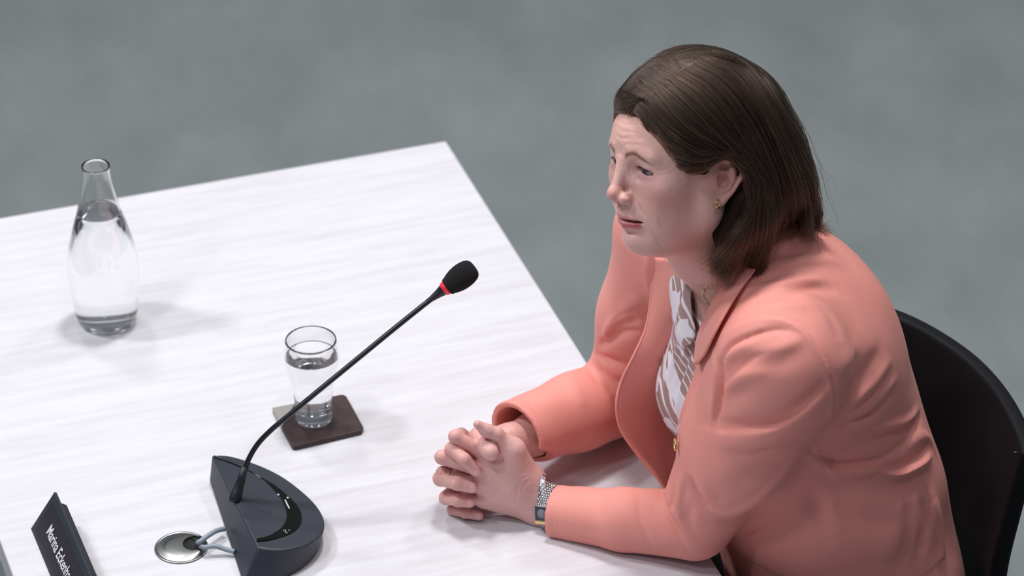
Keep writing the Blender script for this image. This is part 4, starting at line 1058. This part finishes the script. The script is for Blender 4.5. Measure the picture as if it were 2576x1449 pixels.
GD = [[(1600, 279), (1634, 318), (1668, 362), (1702, 408), (1736, 432), (1770, 424), (1797, 398), (1832, 383), (1872, 398), (1897, 440), (1896, 505), (1858, 585), (1806, 648)],
      [(1612, 262), (1650, 305), (1695, 350), (1750, 382), (1800, 388), (1844, 388), (1880, 430), (1888, 520), (1858, 590), (1822, 650)],
      [(1640, 235), (1700, 300), (1770, 352), (1838, 388), (1885, 450), (1894, 530), (1870, 610), (1838, 672)],
      [(1675, 207), (1740, 262), (1812, 335), (1872, 400), (1908, 480), (1908, 570), (1888, 640), (1872, 690)],
      [(1708, 182), (1780, 230), (1850, 318), (1902, 410), (1932, 500), (1936, 590), (1922, 688)],
      [(1742, 162), (1820, 208), (1890, 298), (1934, 390), (1962, 470), (1966, 545), (1945, 640)],
      [(1768, 148), (1850, 186), (1918, 276), (1965, 376), (1996, 460), (2006, 520), (1990, 566)],
      [(1785, 138), (1868, 166), (1936, 248), (1986, 348), (2022, 430), (2050, 500), (2062, 570), (2066, 600)],
      [(1800, 132), (1890, 160), (1952, 245), (2000, 340), (2042, 425), (2076, 500), (2086, 560), (2078, 606)]]
def guide(px_, vol):
    c = cr([np.array(p, float) for p in px_], 5); h = vol.hit(c, hx); out = []; last = 4.5
    for p, q in zip(c, h):
        if q is None: q = V(p[0], p[1], last)
        last = px(q)[2]; out.append(hx(q[None])[0])
    P = NP(vol, np.array(out), .0005)
    d = np.r_[0, np.cumsum(np.linalg.norm(np.diff(P, axis=0), axis=1))]; t = np.linspace(0, d[-1], 26)
    return np.stack([np.interp(t, d, P[:, i]) for i in range(3)], 1)
GL = [guide(p, hg) for p in GD]
back = []
for l_ in (30, 0, -30): 
    P = cr([np.array(p, float)/1000 for p in ((20, l_*.6, 140), (-50, l_, 128), (-105, l_, 85), (-125, l_, 20), (-150, l_, -50), (-162, l_, -98))], 6); P = NP(hg, P, .0005)
    d = np.r_[0, np.cumsum(np.linalg.norm(np.diff(P, axis=0), axis=1))]; t = np.linspace(0, d[-1], 26); back.append(np.stack([np.interp(t, d, P[:, i]) for i in range(3)], 1))
FR = [guide(p, hg) for p in ([(1742, 162), (1708, 140), (1672, 142), (1640, 160)], [(1708, 182), (1665, 162), (1625, 175), (1592, 205)], [(1675, 207), (1630, 196), (1590, 215), (1560, 245)], [(1640, 235), (1600, 238), (1565, 252), (1538, 276)], [(1612, 262), (1585, 268), (1560, 276), (1536, 286)])]
mir = [q*np.array([1, -1, 1]) for q in GL]
mir = [q+(GL[i][0]-q[0])*np.linspace(1, 0, 26)[:, None]**2 for i, q in enumerate(mir)]
mir = [NP(hg, q, .0005) for q in mir]
fams = [GL+[back[0], back[1], back[2]]+mir[::-1]]
rs = np.random.RandomState(5)
def strand(fam, s, jit=.004):
    i = min(int(s), len(fam)-2); t = s-i; q = fam[i]*(1-t)+fam[i+1]*t
    w = np.linspace(.25, 1, 26)[:, None]
    return q+rs.normal(size=3)*jit*w+np.sin(np.linspace(0, rs.uniform(2, 7), 26)+rs.rand()*6)[:, None]*rs.normal(size=3)*.0013
# locks: grooves and ridges that follow the combing
pend = []
for k in range(300):
    fam = fams[0]; q = strand(fam, rs.uniform(0, len(fam)-1.01), .002); q = NP(hg, q, 0, 2); a, b = sorted(rs.choice(26, 2, False))
    if b-a < 8: continue
    pend.append((q[a:b], rs.uniform(.0018, .0045), rs.choice([-1, 1])*rs.uniform(.0008, .0022)))
for q, w, a in pend: hg.fold(q[::2], w, a); hgb.fold(q[::2], w, a)
pr = NP(hg, guide([(1608, 262), (1640, 233), (1675, 205), (1708, 181), (1742, 162)], hg), 0); hg.fold(pr[::2], .0022, -.0014)
hgb.fold(pr[::2], .0022, -.0014); hP, hQ2 = hgb.mesh(1)
hWd = HO+HS*(hP[:, :1]*HF+hP[:, 1:2]*HL+hP[:, 2:3]*HU)
M_hairb = mat('hair_base', s2l(36, 23, 18), .8, Specular_IOR_Level=.1)
hair = quads_np('hair', hWd, hQ2, M_hairb, person)
def hair_mat():
    m = bpy.data.materials.new('hair_fibre'); m.use_nodes = True; nt = m.node_tree
    for n in list(nt.nodes):
        if n.type == 'BSDF_PRINCIPLED': nt.nodes.remove(n)
    h = nt.nodes.new('ShaderNodeBsdfHairPrincipled'); h.parametrization = 'COLOR'; h.inputs['Roughness'].default_value = .36; h.inputs['IOR'].default_value = 1.45; h.inputs['Radial Roughness'].default_value = .45
    hi_ = nt.nodes.new('ShaderNodeHairInfo'); r = nt.nodes.new('ShaderNodeValToRGB')
    r.color_ramp.elements[0].color = (*s2l(30, 18, 13), 1); r.color_ramp.elements[1].color = (*s2l(112, 84, 58), 1); r.color_ramp.elements[1].position = 1
    e = r.color_ramp.elements.new(.7); e.color = (*s2l(48, 31, 23), 1)
    nt.links.new(hi_.outputs['Random'], r.inputs[0]); nt.links.new(r.outputs[0], h.inputs['Color'])
    nt.links.new(h.outputs[0], nt.nodes['Material Output'].inputs[0]); return m
def curves(name, strands, r0, r1, mt, parent):
    hc = bpy.data.hair_curves.new(name); n = [len(s) for s in strands]; hc.add_curves(n)
    P = np.concatenate(strands).astype(np.float32); hc.points.foreach_set('position', P.ravel())
    ra = hc.attributes.get('radius') or hc.attributes.new('radius', 'FLOAT', 'POINT')
    R = np.concatenate([r0+(r1-r0)*np.linspace(0, 1, k)**2 for k in n]).astype(np.float32); ra.data.foreach_set('value', R)
    hc.materials.append(mt); o = bpy.data.objects.new(name, hc); COL.objects.link(o); o.parent = parent; o.matrix_parent_inverse = parent.matrix_world.inverted(); return o
S_ = []
fam = fams[0]
for k in range(10500):
    s = (rs.uniform(0, 11.5) if rs.rand() < .85 else rs.uniform(0, 1.2)) if k < 9500 else rs.uniform(10, len(fam)-1.01)
    q = strand(fam, s, .0035); a = 0 if rs.rand() < .6 else rs.randint(0, 14)
    q = q[a:]; q = NP(hg, q, rs.uniform(-.0006, .0022) if rs.rand() < .93 else rs.uniform(.002, .006), 3)
    e = q[-1]-q[-2]; n_ = rs.randint(0, 4); ex = [q[-1]+e*(j+1)*.8+rs.normal(size=3)*.0012*(j+1) for j in range(n_)]
    if n_: q = np.vstack([q, ex])
    S_.append(q)
for k in range(3600):
    s = rs.uniform(0, 4); i = min(int(s), 3); t = s-i; q = FR[i]*(1-t)+FR[i+1]*t+rs.normal(size=3)*.003; q = NP(hg, q, rs.uniform(-.0005, .0022), 3)
    if rs.rand() < .5: q = np.vstack([q, [q[-1]+(q[-1]-q[-2])*(j+1)+np.array([0, 0, -.0008*(j+1)]) for j in range(rs.randint(1, 5))]])
    S_.append(q)
for k in range(90):              # stray hairs
    q = strand(fam, rs.uniform(1, 9), .006); q = NP(hg, q, .001, 2)+np.linspace(0, 1, 26)[:, None]**1.5*rs.normal(size=3)*.010; S_.append(q[rs.randint(0, 10):])
S_ = [HO+HS*(q[:, :1]*HF+q[:, 1:2]*HL+q[:, 2:3]*HU) for q in S_]
curves('hair_strands', S_, .00022, .00009, hair_mat(), hair)


pp = NP(hg, guide([(1688, 196), (1708, 181), (1742, 162), (1760, 154)], hg), .0012)
pw = HO+HS*(pp[:, :1]*HF+pp[:, 1:2]*HL+pp[:, 2:3]*HU)
tube('hair_parting', pw, np.interp(np.linspace(0, 1, 26), [0, .3, .8, 1], [.0003, .0012, .0010, .0002]), mat('scalp_line', s2l(150, 132, 128), .6), hair, 8)
# ------------------------------------------------------------------ jewellery and watch
def ring_on(name, c, ax, mt, r, th, parent, n=28):
    ax = unit(ax); b1 = unit(np.cross(ax, [0.1, .2, 1])); b2 = np.cross(ax, b1)
    return tube(name, [c+r*(b1*math.cos(t)+b2*math.sin(t)) for t in np.linspace(0, 2*math.pi, n+1)[:-1]], th, mt, parent, 8, False, True)
a_, b_ = LJ[2][0][0], LJ[2][1][0]; ring_on('finger_ring', a_*.15+b_*.85, b_-a_, M_gold, .0098, .0012, person)
q = gH.hit([(1806, 506)], hx)[0]
if q is not None: ring_on('earring', q+BK*.002-UP*.003, unit(RT*.9+BK*.5), M_gold, .0052, .0010, person)
nk = [p for p in lowG.hit(cr([np.array(p, float) for p in ((1800, 668), (1785, 700), (1773, 728), (1771, 745), (1790, 775))], 4)) if p is not None]
if len(nk) > 3:
    tube('necklace', [p+lowG.grad(p[None])[0]*.0012 for p in nk], .0005, M_gold, person, 6)
    p = lowG.hit([(1773, 728)])[0]; lathe('pendant', [(.0001, -.0016), (.0016, 0), (.0001, .0016)], p+lowG.grad(p[None])[0]*.002, M_gold, person, 10)
def watch():
    ax = unit(ELB_L-LW); fd = unit(-RT*.96+UP*.27); c0 = P2(LW-ax*.02, ELB_L, 1384); c0 = c0+P3(0, 0, .002)
    # reference angle: towards the camera and down a little, where the face sits
    fp_ = gA.hit([(1378, 1292)])[0]; rf = fp_-c0; rf -= ax*(rf@ax); rf = unit(rf); sd = np.cross(ax, rf)
    def rad(t, off):
        d = rf*math.cos(t)+sd*math.sin(t); s = np.arange(.012, .045, .0006); v = gA.sample(c0+ax*off+d*s[:, None]); k = np.where(v > 0)[0]
        return (s[k[0]] if len(k) else .03), d
    root = empty('wristwatch_root', tuple(c0)); bpy.data.objects.remove(root)
    vs = []; fs = []
    n = 54; sgn = 1 if (sd@UP) > 0 else -1
    first = None
    for i in range(n):
        t = 2*math.pi*i/n
        tt = (t+math.pi) % (2*math.pi)-math.pi
        if abs(tt) < .42: continue
        for j in range(5):
            o_ = (j-2)*.0030+(.0015 if i % 2 else 0); r, d = rad(t, o_); p = c0+ax*o_+d*(r+.0010); tn = unit(-rf*math.sin(t)+sd*math.cos(t)); b = len(vs)
            e1, e2, e3 = tn*.0024, ax*.0019, d*.0017
            for p_ in (e1, -e1, e2, -e2, e3, -e3): vs.append(p+p_)
            for a3 in (0, 1):
                for b3 in (2, 3):
                    for c3 in (4, 5): fs.append((b+a3, b+b3, b+c3))
    wt = mesh_np('wristwatch', vs, fs, M_silver, person, True)
    solid_fix(wt)
    bv, bf, k_ = [], [], 0
    for i in range(73):
        t = .40+(2*math.pi-.80)*i/72
        for o_ in (-.0068, 0, .0068): r, d = rad(t, o_); bv.append(c0+ax*o_+d*(r+.0006))
    bf = [(3*i+j, 3*i+j+1, 3*i+j+4, 3*i+j+3) for i in range(72) for j in (0, 1)]
    solid(mesh_np('bracelet_band', bv, bf, mat('dark_silver', (.32, .32, .34), .4, 1), wt), .0008, 0)
    r, d = rad(0, 0); hw_, hh_, th = .0095, .0108, .0055
    cc_ = c0+rf*(r-.0015)
    def bx_(a0, a1, h0, h1, z0, z1): return [cc_+ax*a+sd*sgn*b+rf*z for z in (z0, z1) for a, b in ((a0, h0), (a1, h0), (a1, h1), (a0, h1))]
    def boxm(name, v8, mt, par, bv=.0006):
        o = mesh_np(name, v8, [(0, 3, 2, 1), (4, 5, 6, 7), (0, 1, 5, 4), (1, 2, 6, 5), (2, 3, 7, 6), (3, 0, 4, 7)], mt, par, False); solid_fix(o); bevel(o, bv); return o
    cs = boxm('watch_case', bx_(-hw_, hw_, -hh_, hh_, 0, th), M_silver, wt)
    boxm('watch_glass', bx_(-hw_*.93, hw_*.93, -hh_*.86, hh_*.88, th-.001, th+.0004), mat('watch_dark_glass', s2l(44, 54, 66), .12), wt, .0002)
    boxm('gold_bar', bx_(-hw_, hw_, -hh_-.0030, -hh_+.0012, .0008, th+.0006), M_gold, wt)
    lathe('dial', [(.0001, .0006), (.0058, .0005), (.0062, 0)], cc_+rf*(th+.0001), mat('dial_grey', s2l(128, 134, 146), .25), wt, 40, rf)
    lathe('dial_mark', [(.0001, .0008), (.0006, .0007)], cc_+rf*(th+.0001), M_gold, wt, 12, rf)
def solid_fix(o):
    bm = bmesh.new(); bm.from_mesh(o.data); bmesh.ops.recalc_face_normals(bm, faces=bm.faces); bm.to_mesh(o.data); bm.free()
watch()
# ------------------------------------------------------------------ chair
def chair():
    sc_ = tw(-.10, 0, -.52); e = empty('office_chair', (sc_[0], sc_[1], 0)); tag(e, 'black upholstered shell chair the woman sits on, rounded back showing behind her', 'chair')
    r0 = [(2150, 765, 4.93), (2251, 796, 4.90), (2339, 840, 4.85), (2431, 905, 4.79), (2500, 983, 4.72), (2551, 1075, 4.65), (2572, 1138, 4.605)]
    rows = []
    for k in range(4):
        kk = (0, 1, 1.8, 1.9)[k]; rows.append([V(u-(30+62*i/6)*kk*.5, v+165*k*.97, d+.045*k) for i, (u, v, d) in enumerate(r0)])
    o = patch('backrest', rows, 5, 5, .022, M_chair, e, 1); bevel(o, .006, 3)
    q = V(2560, 1146, 4.60); tube('corner_clip', [V(2544, 1138, 4.60), V(2556, 1139, 4.598), V(2568, 1146, 4.598)], .0018, M_gloss, e, 8)
    z = .40; cx = P3(sc_[0], sc_[1], 0)
    ring = [cx+Fh*.24*math.cos(t)*(1 if math.cos(t) > 0 else .95)+Lh*.24*math.sin(t) for t in np.linspace(0, 2*math.pi, 41)[:-1]]
    o = prism('seat', [p+P3(0, 0, z-.03) for p in ring], [p+P3(0, 0, z+.02) for p in ring], M_chair, e, True); bevel(o, .012, 3)
    for a, b in ((1, 1), (1, -1), (-1, 1), (-1, -1)):
        tube('leg', [cx+Fh*.16*a+Lh*.17*b+P3(0, 0, z-.02), cx+Fh*.23*a+Lh*.23*b+P3(0, 0, .0)], .011, M_gloss, e, 12)
chair()
